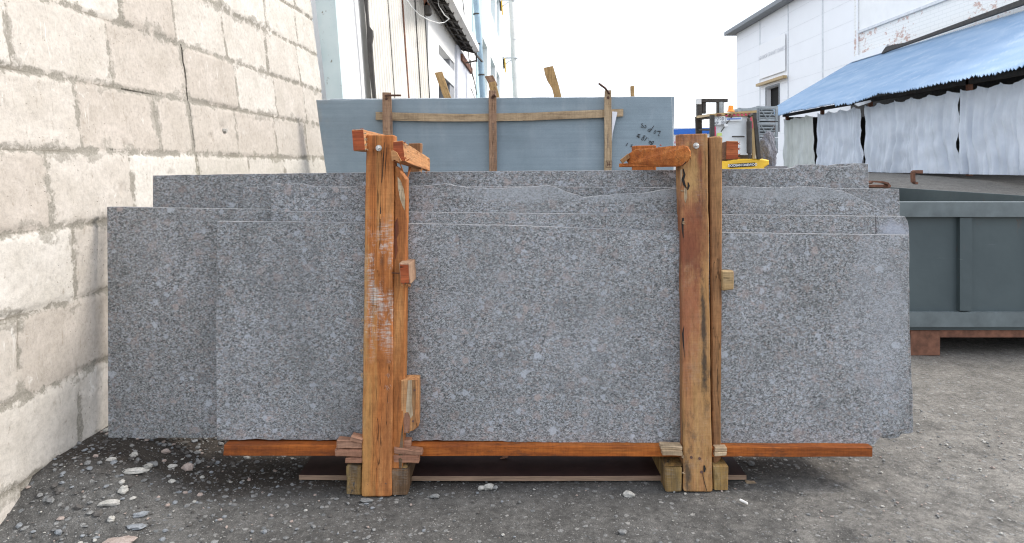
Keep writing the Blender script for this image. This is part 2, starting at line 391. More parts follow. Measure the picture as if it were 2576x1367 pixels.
M['asphalt'] = t.done(base, .93, t.bump(hh, .6, .006), spec=.25)
def stone_mat(name, c1, c2):
    t = NT(name); p = t.attr(); n = t.noise(p, 30, 5, .7); n2 = t.noise(p, 220, 3, .7)
    c = t.ramp(n, [(.3, c1), (.7, c2)]); c = t.mix(1, c, t.ramp(n2, [(.3, .7), (.7, 1.2)]), 'MULTIPLY')
    return t.done(c, .9, t.bump(n2, .5, .003))
M['st1'] = stone_mat('pale_stone', (.30,.29,.26), (.50,.48,.44)); M['st2'] = stone_mat('grey_stone', (.12,.12,.12), (.26,.26,.25))
M['st3'] = stone_mat('pinkish_stone', (.26,.20,.17), (.42,.35,.31)); M['st4'] = stone_mat('bluish_stone', (.14,.15,.16), (.28,.295,.31)); M['st5'] = stone_mat('dark_stone', (.05,.046,.042), (.13,.12,.11))

# block wall
t = NT('aerated_block'); p = t.attr(); jd = t.attr('jd', True); bl = t.attr('blk', True); crk = t.attr('crk', True); lo = t.attr('low', True)
n1 = t.noise(p, 13, 8, .74); n2 = t.noise(p, 4.5, 5, .68); n3 = t.noise(p, 110, 4, .75)
g_ = t.noise(p, 48, 5, .75)
base = t.mix(bl, (.46,.415,.365), (.60,.57,.52))
base = t.mix(1, base, t.ramp(n2, [(.3, (.86,.85,.83)), (.7, (1.08,1.08,1.09))]), 'MULTIPLY')
base = t.mix(1, base, t.ramp(g_, [(.3, .80), (.5, 1.0), (.7, 1.12)]), 'MULTIPLY')
# pale scratches, steep
sc_ = t.noise(t.scale(t.vmath('ADD', p, t.vmath('MULTIPLY', t.noise(p, 3, 2, col=True), (.3,.3,.3))[0])[0], (46,46,6)), 1, 5, .7, .8)
scm = t.math('MULTIPLY', t.mask(sc_, .58, .70, 0, .8), t.mask(t.noise(p, 3.4, 3, .6), .48, .60)); base = t.mix(scm, base, (.68,.66,.62))
s2 = t.noise(t.scale(p, (34,34,12), (4,4,4)), 1, 3, .6, .5); base = t.mix(t.math('MULTIPLY', t.mask(s2, .38, .31, 0, .7), t.mask(n3, .4, .6)), base, (.28,.24,.19))
pt = t.vor(p, 42); pc = t.sep(pt['Color']); pm = t.math('MULTIPLY', t.mask(pt['Distance'], .06, .14, 1, 0), t.mask(pc[0], .7, .72)); base = t.mix(t.math('MULTIPLY', pm, .65), base, (.22,.19,.15))
# mortar: joint plus ragged smears
e = t.math('ADD', jd, t.math('MULTIPLY', t.math('SUBTRACT', n1, .5), -.12))
e2 = t.math('ADD', jd, t.math('MULTIPLY', t.math('SUBTRACT', n2, .5), -.34)); 
sm = t.math('MAXIMUM', t.mask(e, .010, .017, 1, 0), t.math('MULTIPLY', t.mask(e2, .0, .012, .75, 0), t.mask(n1, .42, .5)))
mort = t.mix(t.mask(n3, .3, .7), (.19,.175,.145), (.37,.345,.30)); base = t.mix(sm, base, mort)
dl = t.math('MULTIPLY', t.mask(jd, .001, .0045, 1, 0), t.mask(n2, .42, .52)); base = t.mix(t.math('MULTIPLY', dl, .5), base, (.16,.14,.11))
cr = t.math('ADD', crk, t.math('MULTIPLY', t.math('SUBTRACT', n3, .5), .010)); cm = t.mask(cr, .0035, .007, 1, 0); base = t.mix(t.math('MULTIPLY', cm, .93), base, (.02,.017,.013))
dirt = t.math('MULTIPLY', lo, t.mask(n2, .40, .62, 0, .55)); base = t.mix(dirt, base, (.24,.225,.16))
h = t.math('ADD', t.math('MULTIPLY', n3, .6), t.math('ADD', t.math('MULTIPLY', sc_, .8), t.math('MULTIPLY', pm, -1.5))); h = t.math('SUBTRACT', h, t.math('MULTIPLY', cm, 3))
M['block'] = t.done(base, .95, t.bump(h, .55, .006), spec=.2)

t = NT('flaking_teal_paint'); p = t.attr(); n = t.noise(t.scale(p, (26,26,16)), 1, 6, .72); n2 = t.noise(p, 3, 4)
c = t.ramp(n2, [(.3, (.50,.60,.61)), (.7, (.62,.70,.70))]); xs = t.sep(t.pos())
fl = t.mask(t.math('ADD', n, t.math('MULTIPLY', t.noise(p, 4, 3), .35)), .80, .84)
M['teal_flake'] = t.done(t.mix(t.math('MULTIPLY', fl, .85), c, (.17,.15,.12)), .7, t.bump(fl, .3, .003))
M['white'] = plain('white_render', (.86,.86,.85), .8, var=.03, sc1=2); M['offwhite'] = plain('cream_render', (.80,.78,.72), .8, var=.06, sc1=3)
M['sheet'] = plain('cream_sheet_metal', (.70,.665,.60), .6, var=.10, sc1=3); M['teal'] = plain('pale_teal_paint', (.50,.66,.68), .7, var=.10, sc1=3)
M['teal2'] = plain('teal_window_panel', (.34,.50,.54), .35, var=.15, sc1=2); M['black'] = plain('dark_gap', (.012,.011,.010), .9)
M['darkmetal'] = plain('dark_metal', (.045,.04,.036), .7, var=.4, sc1=8); M['bluepipe'] = plain('blue_painted_pipe', (.26,.38,.47), .5, var=.15, sc1=5)
M['palepipe'] = plain('pale_pipe', (.62,.63,.61), .5, var=.1, sc1=3); M['yellowp'] = plain('yellow_paint', (.82,.50,.03), .45, var=.10, sc1=4)
M['rust'] = plain('rust', (.17,.075,.045), .85, var=.4, sc1=20); M['steel'] = plain('zinc_steel', (.52,.51,.49), .35, .8, var=.2, sc1=200)
M['nail'] = plain('rusty_nail', (.10,.05,.035), .6, .4); M['white_cable'] = plain('white_cable', (.75,.75,.73), .5)
t = NT('blue_roof_sheet'); p = t.attr(); n = t.noise(t.scale(p, (1.5,1.5,.6)), 1, 5); n2 = t.noise(t.scale(p, (2,2,2)), 1, 4)
c = t.ramp(n, [(.35, (.29,.41,.56)), (.68, (.38,.49,.62))]); c = t.mix(t.mask(n2, .54, .72, 0, .5), c, (.52,.60,.68)); M['roof'] = t.done(c, .85, spec=.2)
t = NT('grey_tarpaulin'); p = t.attr(); n = t.noise(p, 1.6, 4); c = t.ramp(n, [(.3, (.49,.54,.62)), (.7, (.64,.69,.77))]); M['tarp'] = t.done(c, .6)
M['tarp2'] = plain('pale_tarpaulin', (.52,.55,.53), .6, var=.08, sc1=1.5)
t = NT('flaking_white_brick'); p = t.attr(); br = t.t.nodes.new('ShaderNodeTexBrick'); sp = t.sep(p)
cb = t.t.nodes.new('ShaderNodeCombineXYZ'); t.put(sp[1], cb.inputs[0]); t.put(sp[2], cb.inputs[1]); t.put(cb.outputs[0], br.inputs['Vector'])
br.inputs['Scale'].default_value = 1; br.inputs['Brick Width'].default_value = .5; br.inputs['Row Height'].default_value = .16; br.inputs['Mortar Size'].default_value = .012
n = t.noise(t.scale(p, (3,3,5)), 1, 6, .75); n2 = t.noise(p, .5, 3)
fl = t.mask(t.math('ADD', n, t.math('MULTIPLY', n2, .5)), .82, .87); c = t.mix(t.math('MULTIPLY', fl, .75), (.86,.86,.84), (.50,.26,.19))
c = t.mix(t.math('MULTIPLY', br.outputs['Fac'], .35), c, (.55,.56,.55)); M['brickw'] = t.done(c, .85, t.bump(br.outputs['Fac'], -.4, .02))
M['panel'] = plain('white_wall_panel', (.88,.885,.90), .55, var=.02, sc1=.7); M['seam'] = plain('panel_seam', (.66,.68,.70), .6)
M['roofedge'] = plain('grey_roof_edge', (.22,.235,.25), .6); t = NT('slate_green_paint'); p = t.pos(); n = t.noise(t.scale(p, (5,5,1.2)), 1, 6, .7); n2 = t.noise(p, 9, 6, .75); n3 = t.noise(p, 1.5, 4)
c = t.ramp(n3, [(.3, (.052,.072,.078)), (.7, (.075,.10,.105))]); c = t.mix(t.mask(n, .60, .72, 0, .7), c, (.13,.065,.035)); c = t.mix(t.mask(n2, .66, .70, 0, .8), c, (.11,.05,.028))
c = t.mix(t.mask(t.noise(t.scale(p, (3,3,60)), 1, 4, .7, .8), .70, .73, 0, .5), c, (.25,.28,.29)); M['bin'] = t.done(c, .55, t.bump(n3, .4, .05))
M['binlip'] = plain('worn_slate_green_paint', (.12,.145,.15), .5, var=.22, sc1=9); M['binrust'] = plain('rusty_inside', (.085,.070,.055), .8, var=.5, sc1=5)
M['glass'] = plain('dusty_window', (.72,.76,.79), .2, var=.12, sc1=3); M['orange'] = plain('orange_lens', (.85,.28,.02), .25, var=.05)
M['tan'] = plain('tan_paint', (.42,.29,.13), .5, var=.12, sc1=6); M['bluesign'] = plain('blue_sign_paint', (.03,.16,.60), .5, var=.04); M['redsign'] = plain('red_sign_paint', (.62,.05,.06), .5)
M['cage'] = plain('galvanised_steel', (.30,.33,.35), .5, .3, var=.25, sc1=10); M['tyre'] = plain('tyre_rubber', (.02,.02,.02), .85)
M['plate'] = plain('number_plate', (.70,.72,.74), .4, var=.03); M['pink'] = plain('red_stripe', (.60,.06,.13), .5); M['greyink'] = plain('grey_lettering', (.25,.26,.28), .5)
M['faint'] = plain('faded_lettering', (.60,.61,.65), .6); M['paper'] = plain('paper', (.72,.74,.80), .6, var=.03); M['blueink'] = plain('blue_print', (.16,.24,.55), .5)
M['lime'] = plain('lime_sticker', (.55,.68,.20), .5); M['butt'] = plain('cigarette_paper', (.80,.78,.74), .7)
t = NT('film_faced_board'); p = t.attr(); n = t.noise(p, 12, 5); M['film'] = t.done(t.ramp(n, [(.3, (.030,.014,.012)), (.7, (.055,.027,.023))]), .75, spec=.2)
t = NT('plywood_layers'); p = t.attr(); wv = t.sep(p); s = t.math('FRACT', t.math('MULTIPLY', wv[2], 1/.0042)); n = t.noise(t.scale(p, (10,40,200)), 1, 3)
c = t.mix(t.mask(s, .38, .55), (.36,.25,.165), (.12,.065,.045)); c = t.mix(1, c, t.ramp(n, [(.3, .7), (.7, 1.2)]), 'MULTIPLY'); M['ply'] = t.done(c, .8)

OR = ((.28,.085,.020), (.45,.155,.040), (.58,.27,.095))
XL_ = 0; XL = lambda x, y: P(x, y, 2.7)
M['w_post'] = wood('orange_timber', OR, .35, .85, wz=(.50, 1.12), yellow=.5, blotch=[(XL(980,600).x, XL(0,1100).z, .05, .35, (.30,.10,.03), .6), (XL(915,700).x, XL(0,800).z, .02, .5, (.42,.27,.11), .6)])
M['w_post2'] = wood('brown_yellow_timber', ((.22,.085,.038), (.37,.165,.07), (.47,.26,.11)), .65, .10, yellow=.45, mould=.5, stain_col=(.13,.045,.025), blotch=[(XL(1745,0).x, XL(0,650).z, .05, .10, (.07,.03,.022), .8), (XL(1745,0).x, XL(0,610).z, .07, .22, (.24,.075,.035), .8), (XL(1740,0).x, XL(0,800).z, .05, .2, (.33,.115,.055), .7), (XL(1752,0).x, XL(0,430).z, .05, .13, (.50,.31,.12), .75), (XL(1760,0).x, XL(0,1060).z, .05, .12, (.48,.27,.11), .6), (XL(1778,0).x, XL(0,400).z, .014, .05, (.22,.06,.03), .7), (XL(1776,0).x, XL(0,860).z, .012, .30, (.035,.032,.028), .85), (XL(1728,0).x, XL(0,1200).z, .015, .08, (.03,.028,.025), .8), (XL(1708,0).x, XL(0,800).z, .012, .9, (.52,.36,.10), .7)])
M['w_side'] = wood('plain_orange_timber', ((.27,.085,.022), (.42,.155,.042), (.55,.26,.09)), .3, 0)
M['w_long'] = wood('red_orange_beam', ((.32,.085,.018), (.48,.145,.030), (.60,.23,.06)), .3, 0, stain_col=(.2,.05,.015))
M['w_side2'] = wood('brown_timber', ((.19,.08,.033), (.30,.145,.06), (.40,.215,.095)), .4, 0, yellow=.15)
M['w_beam'] = wood('light_orange_timber', ((.38,.15,.055), (.52,.25,.10), (.60,.33,.15)), .25, 0, saw=.8)
M['w_end'] = wood('red_end_grain', ((.25,.048,.015), (.38,.085,.028), (.45,.13,.045)), .4, 0, saw=.2)
M['w_board'] = wood('deep_orange_board', ((.24,.062,.012), (.40,.11,.018), (.48,.17,.035)), .6, 0, saw=.6, stain_col=(.12,.03,.012), mould=.4)
M['w_shim'] = wood('reddish_wedge_wood', ((.24,.11,.065), (.37,.185,.115), (.47,.27,.18)), .3, 0)
M['w_bear'] = wood('weathered_bearer', ((.16,.085,.03), (.30,.18,.06), (.42,.29,.11)), .8, .1, mould=1.0, stain_col=(.07,.05,.03))
M['w_bear2'] = wood('dark_weathered_bearer', ((.06,.035,.02), (.13,.075,.038), (.24,.14,.07)), .9, .1, mould=1.0, stain_col=(.05,.035,.02))
M['w_batt'] = wood('pale_batten', ((.36,.26,.16), (.46,.34,.215), (.54,.42,.28)), .2, 0, saw=.7, rough=.8)
M['w_batt2'] = wood('brown_batten', ((.24,.14,.085), (.34,.21,.135), (.42,.275,.18)), .3, 0, saw=.7, rough=.8)
M['w_block'] = wood('yellow_block', ((.34,.21,.09), (.46,.31,.15), (.56,.41,.23)), .3, 0, saw=.9)
M['w_back'] = wood('ochre_board', ((.36,.22,.09), (.46,.29,.125), (.52,.35,.17)), .25, 0, saw=.5)
M['w_peel'] = wood('pale_bark_scar', ((.30,.19,.10), (.52,.40,.26), (.64,.55,.40)), .4, 0, stain_col=(.14,.07,.04))
# ---------------------------------------------------------------- ground
def hgt(x, y):
    sm = lambda a: 0 if a < 0 else (1 if a > 1 else a*a*(3-2*a))
    return 1.03*sm((y-8)/12)*sm((x-0.5)/8.5)+.15*sm((-x-1.15)/.5)*sm((y-2.25)/.4)*sm((7-y)/2)*sm((2.6+x)/.5)
def axis_pts(lo, fine0, fine1, hi, step):
    a = [fine0+i*step for i in range(int((fine1-fine0)/step)+1)]
    k = step
    x = a[-1]
    while x < hi: k *= 1.28; x += k; a.append(x)
    x = a[0]; k = step
    while x > lo: k *= 1.28; x -= k; a.insert(0, x)
    return a
xs = axis_pts(-900, -3.2, 3.4, 900, .035); ys = axis_pts(-60, 2.0, 3.8, 1800, .035)
m = MB(); vs = []
for y in ys:
    for x in xs:
        d = math.exp(-((max(0, abs(x)-4))**2+(max(0, y-5))**2)*.5)
        z = hgt(x, y)+(-.0045+mn.noise(Vector((x*1.7, y*1.7, 0)))*.006+mn.noise(Vector((x*9, y*9, 2)))*.003)*d
        vs.append((x, y, z))
nx = len(xs); fs = [(j*nx+i, j*nx+i+1, (j+1)*nx+i+1, (j+1)*nx+i) for j in range(len(ys)-1) for i in range(nx-1)]
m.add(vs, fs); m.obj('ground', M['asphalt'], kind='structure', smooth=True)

# ---------------------------------------------------------------- left block wall
LEAN = .13; WK = .0365; WA = 1.92
def wallY(px, py): return WA/(WK-(px-CX)/F-LEAN*(HY-py)/F)
def wallX(Y, z): return -WA+WK*Y-LEAN*(max(z, 1.1)-HC)
rows = [-.02, .13, .44, .745, 1.05, 1.357, 1.662, 1.985, 2.325, 2.655, 2.97, 3.28]
zf = lambda zx, zy: (254.4+zx*.3955, zy*.3955)
rj = {4: [(-330,1120),(195,1150),(615,1060),(942,1060),(1168,1060),(1352,1060)], 5: [(358,800),(572,800),(868,860),(1114,860),(1305,880)],
      6: [(60,400),(530,450),(862,560),(1110,600),(1298,680)], 7: [(125,60),(468,130),(785,230),(1048,300),(1250,400)],
      8: [(40,-300),(420,-150),(758,20),(1043,90),(1240,180)], 9: [(330,-500),(720,-300),(960,-200),(1225,-20)]}
Y0w, Y1w = 2.30, 6.32
joints = {}
for r in range(len(rows)-1):
    if r in rj:
        joints[r] = [wallY(*zf(*q)) for q in rj[r]]
        while joints[r][0] > 2.5: joints[r].insert(0, joints[r][0]-.6+random.uniform(-.03, .03))
    else:
        s = 2.5+(r % 2)*.3; joints[r] = [s+.6*k+random.uniform(-.03, .03) for k in range(7)]
blkc = {}
step = .016; ny = int((Y1w-Y0w)/step); nz = int((3.25-0)/step)
m = MB(); vs = []; jd = []; bk = []; ck = []; lw = []
crackr = {7: wallY(*zf(468, 130)), 6: wallY(*zf(530, 450)), 5: wallY(*zf(572, 800)), 4: wallY(*zf(615, 1060))}
for j in range(nz+1):
    z = -.02+j*step
    r = max(i for i in range(len(rows)) if rows[i] <= z+1e-9); r = min(r, len(rows)-2)
    for i in range(ny+1):
        Y = Y0w+i*(Y1w-Y0w)/ny
        zz = z+mn.noise(Vector((Y*2.1, z*1.0, 3)))*.012
        yy = Y+mn.noise(Vector((Y*1.3, z*4, 7)))*.012
        rr = r
        if zz < rows[rr] and rr > 0: rr -= 1
        if rr+1 < len(rows)-1 and zz > rows[rr+1]: rr += 1
        js = joints[rr]; dz = min(abs(zz-rows[rr]), abs(zz-rows[rr+1])); dy = min(abs(yy-q) for q in js)
        d = min(dz, dy); b = sum(1 for q in js if q < yy); key = (rr, b)
        if key not in blkc: blkc[key] = (random.random(), random.uniform(-.006, .006))
        hgtd = -.012*max(0, 1-d/.010) + blkc[key][1]*min(1, d/.03)
        pn = mn.noise(Vector((Y*14, z*14, 0))); hgtd += pn*.0035+mn.noise(Vector((Y*45, z*45, 0)))*.0018
        if pn > .52: hgtd -= .008*(pn-.52)*6
        # hole with a stone plug
        hp = (wallY(*zf(775, 790)), 1.52)
        dh = math.hypot(Y-hp[0], z-hp[1])
        if dh < .055: hgtd -= .018*(1-dh/.055)
        vs.append((wallX(Y, z)+hgtd, Y, z)); jd.append(d); bk.append(blkc[key][0]); lw.append(max(0, min(1, (1.50-z)/.35))*min(1, max(0, (Y-3.3)/.5)) if z < 1.5 else 0)
        cc = 1.0
        if rr in crackr and len(js) > 1:
            cc = abs(yy-crackr[rr]-.006)
            if rr == 7: cc = cc+.004
        if rr in (4, 5): 
            dzz = abs(zz-rows[5]-.004); 
            if Y < 3.25 and Y > 3.05: cc = min(cc, dzz)
        if abs(zz-rows[6]) < .02 and 3.2 < Y < 3.75: cc = min(cc, abs(zz-rows[6]-.003))
        ck.append(cc)
nn = ny+1; fs = [(j*nn+i, j*nn+i+1, (j+1)*nn+i+1, (j+1)*nn+i) for j in range(nz) for i in range(ny)]
m.add(vs, fs); 
# rear shell so the wall is solid
b0 = [Vector((wallX(Y, z)-.02, Y, z)) for (Y, z) in ((Y0w, -.02), (Y1w, -.02), (Y1w, -.02+nz*step), (Y0w, -.02+nz*step))]
b1 = [p+Vector((-.28, 0, 0)) for p in b0]
hexa(m, b0, b1)
k = len(b0)+len(b1)
for l in (jd, bk, ck, lw): l += [0.3]*k
# thin lips joining the front grid to the shell
def strip(idx, dx):
    global jd
    ps = [Vector(vs[q]) for q in idx]; m.add(ps+[p+Vector((-.03, 0, 0)) for p in ps], [(i, i+1, len(ps)+i+1, len(ps)+i) for i in range(len(ps)-1)])
    for q in idx: jd.append(jd[q]); bk.append(bk[q]); ck.append(ck[q]); lw.append(lw[q])
    for q in idx: jd.append(jd[q]); bk.append(bk[q]); ck.append(ck[q]); lw.append(lw[q])
strip([j*nn for j in range(nz+1)], 0); strip([j*nn+ny for j in range(nz+1)], 0); strip([nz*nn+i for i in range(nn)], 0)
m.at = {'jd': jd, 'blk': bk, 'crk': ck, 'low': lw}
wl = m.obj('block_wall', M['block'], label='cream aerated block wall with smeared mortar and a dark crack, left of the slabs', cat='wall', loc=(-1.8, 3.5, 0), smooth=True)
m = MB(); hp = (wallY(*zf(785, 800)), 1.515)
tube(m, [(wallX(*hp)-.02, hp[0], hp[1]), (wallX(*hp)+.010, hp[0], hp[1]-.004)], [.016, .013], 7); m.obj('stone_plug', M['st1'], wl)

# pillar at the end of the wall
m = MB()
def quadY(pts, Y): return [P(a, b, Y) for a, b in pts]
b_ = [P(819, 300, 6.2), P(868, 300, 6.2)]
def lean_box(m, pxl, pxr, py0, pxl2, pxr2, py1, Y, dep, ztop=None, zbot=None, mi=0):
    """box whose left/right edges run through the two given pixel rows, extended to ztop / zbot"""
    z0 = P(0, py0, Y).z; z1 = P(0, py1, Y).z
    zt = ztop if ztop is not None else z0; zb = zbot if zbot is not None else z1
    def X(a, c, z): xa = P(a, py0, Y).x; xc = P(c, py1, Y).x; return xa+(xc-xa)*(z-z0)/(z1-z0)
    q1 = [Vector((X(pxl, pxl2, zt), Y, zt)), Vector((X(pxr, pxr2, zt), Y, zt)), Vector((X(pxr, pxr2, zt), Y+dep, zt)), Vector((X(pxl, pxl2, zt), Y+dep, zt))]
    q0 = [Vector((X(pxl, pxl2, zb), Y, zb)), Vector((X(pxr, pxr2, zb), Y, zb)), Vector((X(pxr, pxr2, zb), Y+dep, zb)), Vector((X(pxl, pxl2, zb), Y+dep, zb))]
    hexa(m, q0, q1, mi)
lean_box(m, 793, 843, 0, 821, 862, 245, 6.36, .24, 3.6, 0)
m.obj('pillar', M['teal_flake'], label='pale teal pillar with flaking paint at the far end of the block wall', cat='pillar', loc=(-1.9, 6.36, 0))

# white house wall behind the pillar, with the dark gap strip
th = thing('white_annex', 'plain white rendered annex wall between the teal pillar and the corrugated gate', 'building', (-2.3, 7.6, 0))
m = MB()
def ax(px0, px1, Y, z): a_ = P(px0, 0, Y); b_ = P(px1, 248, Y); u = (z-a_.z)/(b_.z-a_.z); return a_.lerp(b_, u)
hexa(m, [ax(836, 858, 6.62, 0), ax(922, 940, 8.3, 0), ax(922, 940, 8.5, 0), ax(800, 822, 6.9, 0)], [ax(836, 858, 6.62, 4.4), ax(922, 940, 8.3, 4.4), ax(922, 940, 8.5, 4.4), ax(800, 822, 6.9, 4.4)]); m.obj('wall', M['white'], th)
m = MB(); pts = [(915,-60),(915,0),(920,40),(922,73),(925,140),(931,200),(937,248),(948,400),(956,400),(944,248),(938,167),(934,110),(937,90),(936,76),(927,64),(924,30),(923,0),(922,-60)]
prism(m, [P(a, b, 7.52) for a, b in pts], (0, .07, 0)); m.obj('edge_strip', M['darkmetal'], th)
# corrugated gate, set at an angle
m = MB(); A0 = P(925, 0, 7.75); B0 = P(1066, 0, 9.3); A1 = P(944, 245, 7.75); B1 = P(1080, 245, 9.3)
def gp(u, zt, k): # u along gate
    a = A0.lerp(B0, u); b = A1.lerp(B1, u); s = (zt-a.z)/(b.z-a.z); return a.lerp(b, s)
N = 150; vs = []; 
dirg = (B0-A0).normalized(); ng = Vector((dirg.y, -dirg.x, 0))
for z in (0.0, 4.3):
    for i in range(N+1):
        ph = (i % 6); d = 0.012 if ph in (1, 2, 3) else 0
        vs.append(gp(i/N, z, 0)+ng*d)
m.add(vs, [(i, i+1, N+2+i, N+1+i) for i in range(N)])
q0 = [gp(0, 0, 0)-ng*.01, gp(1, 0, 0)-ng*.01, gp(1, 0, 0)-ng*.05, gp(0, 0, 0)-ng*.05]; q1 = [gp(0, 4.3, 0)-ng*.01, gp(1, 4.3, 0)-ng*.01, gp(1, 4.3, 0)-ng*.05, gp(0, 4.3, 0)-ng*.05]
hexa(m, q0, q1)
g = thing('corrugated_gate', 'tall cream corrugated metal gate beside the dark gap in the white wall', 'gate', (-1.5, 8.4, 0))
m.obj('gate_sheet', M['sheet'], g)
for u, mt, wd in ((.30, 'darkmetal', .012), (.56, 'rust', .030), (.80, 'darkmetal', .014), (.985, 'darkmetal', .03)):
    m = MB(); a = gp(u, 0, 0)+ng*.014; b = gp(u, 4.3, 0)+ng*.014; bar(m, a, b, wd, .006, up=ng); m.obj('seam_strip', M[mt], g)

# industrial building receding behind the gate
ib = thing('workshop_building', 'long cream and teal workshop with doorway, windows and pipes behind the corrugated gate', 'building', (-1.2, 14, 0))
FA = 1.5
def fX(Y): return -FA+WK*Y
def fY(px): return FA/(WK-(px-CX)/F)
def fslab(m, ya, yb, za, zb, out0=0.0, out1=.0, mi=0):
    """box on the facade: from out0 (behind) to out1 (in front)"""
    q = lambda Y: [Vector((fX(Y)+out0, Y, za)), Vector((fX(Y)+out1, Y, za)), Vector((fX(Y)+out1, Y, zb)), Vector((fX(Y)+out0, Y, zb))]
    hexa(m, q(ya), q(yb), mi)
yd0, yd1 = 10.35, fY(1143)
# wall with doorway
m = MB(); fslab(m, 9.35, 10.35, 0, 9, -.4, 0); fslab(m, 10.35, yd1, 3.15, 9, -.4, 0); fslab(m, yd1, fY(1184), 0, 9, -.4, 0)
wy = [(fY(1213.5), fY(1226)), (fY(1234), fY(1246)), (fY(1249), fY(1257))]
yy = fY(1184)
for a, b in wy:
    fslab(m, yy, a, 0, 9, -.4, 0); fslab(m, a, b, 0, 3.3, -.4, 0); fslab(m, a, b, 4.85, 6.3, -.4, 0); fslab(m, a, b, 7.9, 9, -.4, 0); yy = b
fslab(m, yy, 29.5, 0, 9, -.4, 0); fslab(m, 9.35, 29.5, 0, 9, -4, -3.6)
m.obj('wall', M['white'], ib)
m = MB(); fslab(m, yd0, yd1, 0, 3.15, -.38, -.34); m.obj('doorway', M['black'], ib)
m = MB(); fslab(m, yd1-.5, yd1-.002, 0, 3.15, -.33, -.02); m.obj('door_jamb', plain('grey_jamb', (.30,.31,.33), .7), ib)
m = MB(); fslab(m, yd0, yd1, 2.72, 3.0, -.2, .0); m.obj('lintel', M['seam'], ib)
for a, b in wy:
    for za, zb in ((3.3, 4.85), (6.3, 7.9)):
        m = MB(); fslab(m, a, b, za, zb, -.36, -.30); wdw = m.obj('window', M['teal2'], ib)
m = MB(); fslab(m, fY(1187), fY(1210), 4.2, 9, 0, .03); m.obj('teal_panel', M['teal'], ib)
m = MB(); fslab(m, fY(1197), fY(1207), 0, 4.1, 0, .03); m.obj('teal_panel', M['teal'], ib)
m = MB(); fslab(m, yd1+.05, fY(1177), 0, 3.5, 0.0, .05); m.obj('door_pillar', plain('bluish_plaster', (.62,.64,.70), .8, var=.05), ib)
m = MB(); fslab(m, fY(1152), fY(1179), 3.3, 3.42, 0.0, .09); m.obj('lintel_strip', M['rust'], ib)
# canopy: dark underside, ribs, white fascia
m = MB()
def cl(a, Y, z): return Vector((-a+WK*Y, Y, z))
for Y in (0,): pass
hexa(m, [cl(FA, 8.6, 3.62), cl(1.24, 8.6, 3.55), cl(1.24, 8.6, 3.60), cl(FA, 8.6, 3.70)], [cl(FA, 13.4, 3.62), cl(1.24, 13.4, 3.55), cl(1.24, 13.4, 3.60), cl(FA, 13.4, 3.70)])
cn = m.obj('canopy', M['darkmetal'], ib)
m = MB()
for k in range(9):
    Y = 8.8+k*.57; bar(m, cl(FA, Y, 3.59), cl(1.22, Y, 3.52), .05, .04)
for a in (1.45, 1.34): bar(m, cl(a, 8.7, 3.57), cl(a, 13.4, 3.57), .03, .05)
bar(m, cl(1.22, 13.4, 3.5), cl(1.12, 13.9, 3.42), .03, .03); bar(m, cl(FA, 13.4, 3.3), cl(1.2, 13.5, 3.38), .03, .03); bar(m, cl(1.2, 13.4, 3.52), cl(1.2, 13.5, 3.36), .03, .03)
pieces(m, 'canopy_rib', plain('canopy_frame', (.07,.062,.055), .7), cn)
m = MB(); hexa(m, [cl(1.24, 8.6, 3.53), cl(1.15, 8.6, 3.56), cl(1.15, 8.6, 3.68), cl(1.24, 8.6, 3.68)], [cl(1.24, 13.5, 3.53), cl(1.15, 13.5, 3.56), cl(1.15, 13.5, 3.68), cl(1.24, 13.5, 3.68)])
m.obj('fascia', M['white'], cn)
# down pipes
m = MB(); Yp = 14.0; tube(m, [P(1192, -60, Yp), P(1197, 0, Yp), P(1205, 100, Yp), P(1210, 170, Yp), P(1215, 260, Yp), P(1221, 430, Yp)], .058, 12)
dp = m.obj('down_pipe', M['bluepipe'], ib)
m = MB()
for (x, y) in ((1203.5, 112), (1211, 189), (1198.5, 36)): tube(m, [P(x, y-1.6, Yp), P(x+.2, y+1.6, Yp)], .068, 12)
pieces(m, 'pipe_clamp', M['darkmetal'], dp)
m = MB(); random.seed(3)
tube(m, [P(1162, -20, 13), P(1170, 60, 13), P(1180, 150, 13), P(1192, 200, 13), P(1200, 240, 13)], .008, 5)
tube(m, [P(1183, 150, 13), P(1188, 190, 13), P(1196, 215, 13), P(1190, 232, 13), P(1184, 222, 13), P(1194, 246, 13)], .006, 5)
m.obj('wall_cable', M['darkmetal'], ib)
# pale free-standing pipe with yellow brackets
pp = thing('vent_pipe', 'tall pale pipe with yellow brackets beyond the workshop, against the sky', 'pipe', P(1300, 480, 20))
m = MB(); Yp = 20; tube(m, [P(1281.5, -60, Yp), P(1287, 30, Yp), P(1292, 140, Yp), P(1297, 240, Yp), P(1305, 480, Yp)], .078, 14); m.obj('pipe_tube', M['palepipe'], pp)
m = MB(); 
for (x, y) in ((1288, 52), (1291, 100), (1294.5, 195)): tube(m, [P(x, y-.6, Yp), P(x, y+.6, Yp)], .084, 14)
pieces(m, 'pipe_joint', M['seam'], pp)
for dy in (0, 145):
    s = 8 if dy else 0
    m = MB(); bar(m, P(1258+s, 2+dy, Yp), P(1293+s, 0+dy, Yp), .04, .05); bar(m, P(1262+s, 18+dy, Yp), P(1278+s, 6+dy, Yp), .03, .03)
    tube(m, [P(1287+s, dy, Yp), P(1287+s, dy+3, Yp)], .10, 12)
    br_ = m.obj('bracket_arm', M['seam'], pp)
    m = MB(); bar(m, P(1262+s, 2+dy, Yp-.04), P(1264+s, 38+dy, Yp-.04), .035, .035); m.obj('bracket_plate', M['yellowp'], pp)
    m = MB(); bar(m, P(1258+s, -1+dy, Yp), P(1260+s, 28+dy, Yp), .03, .05); m.obj('bracket_stay', M['darkmetal'], pp)
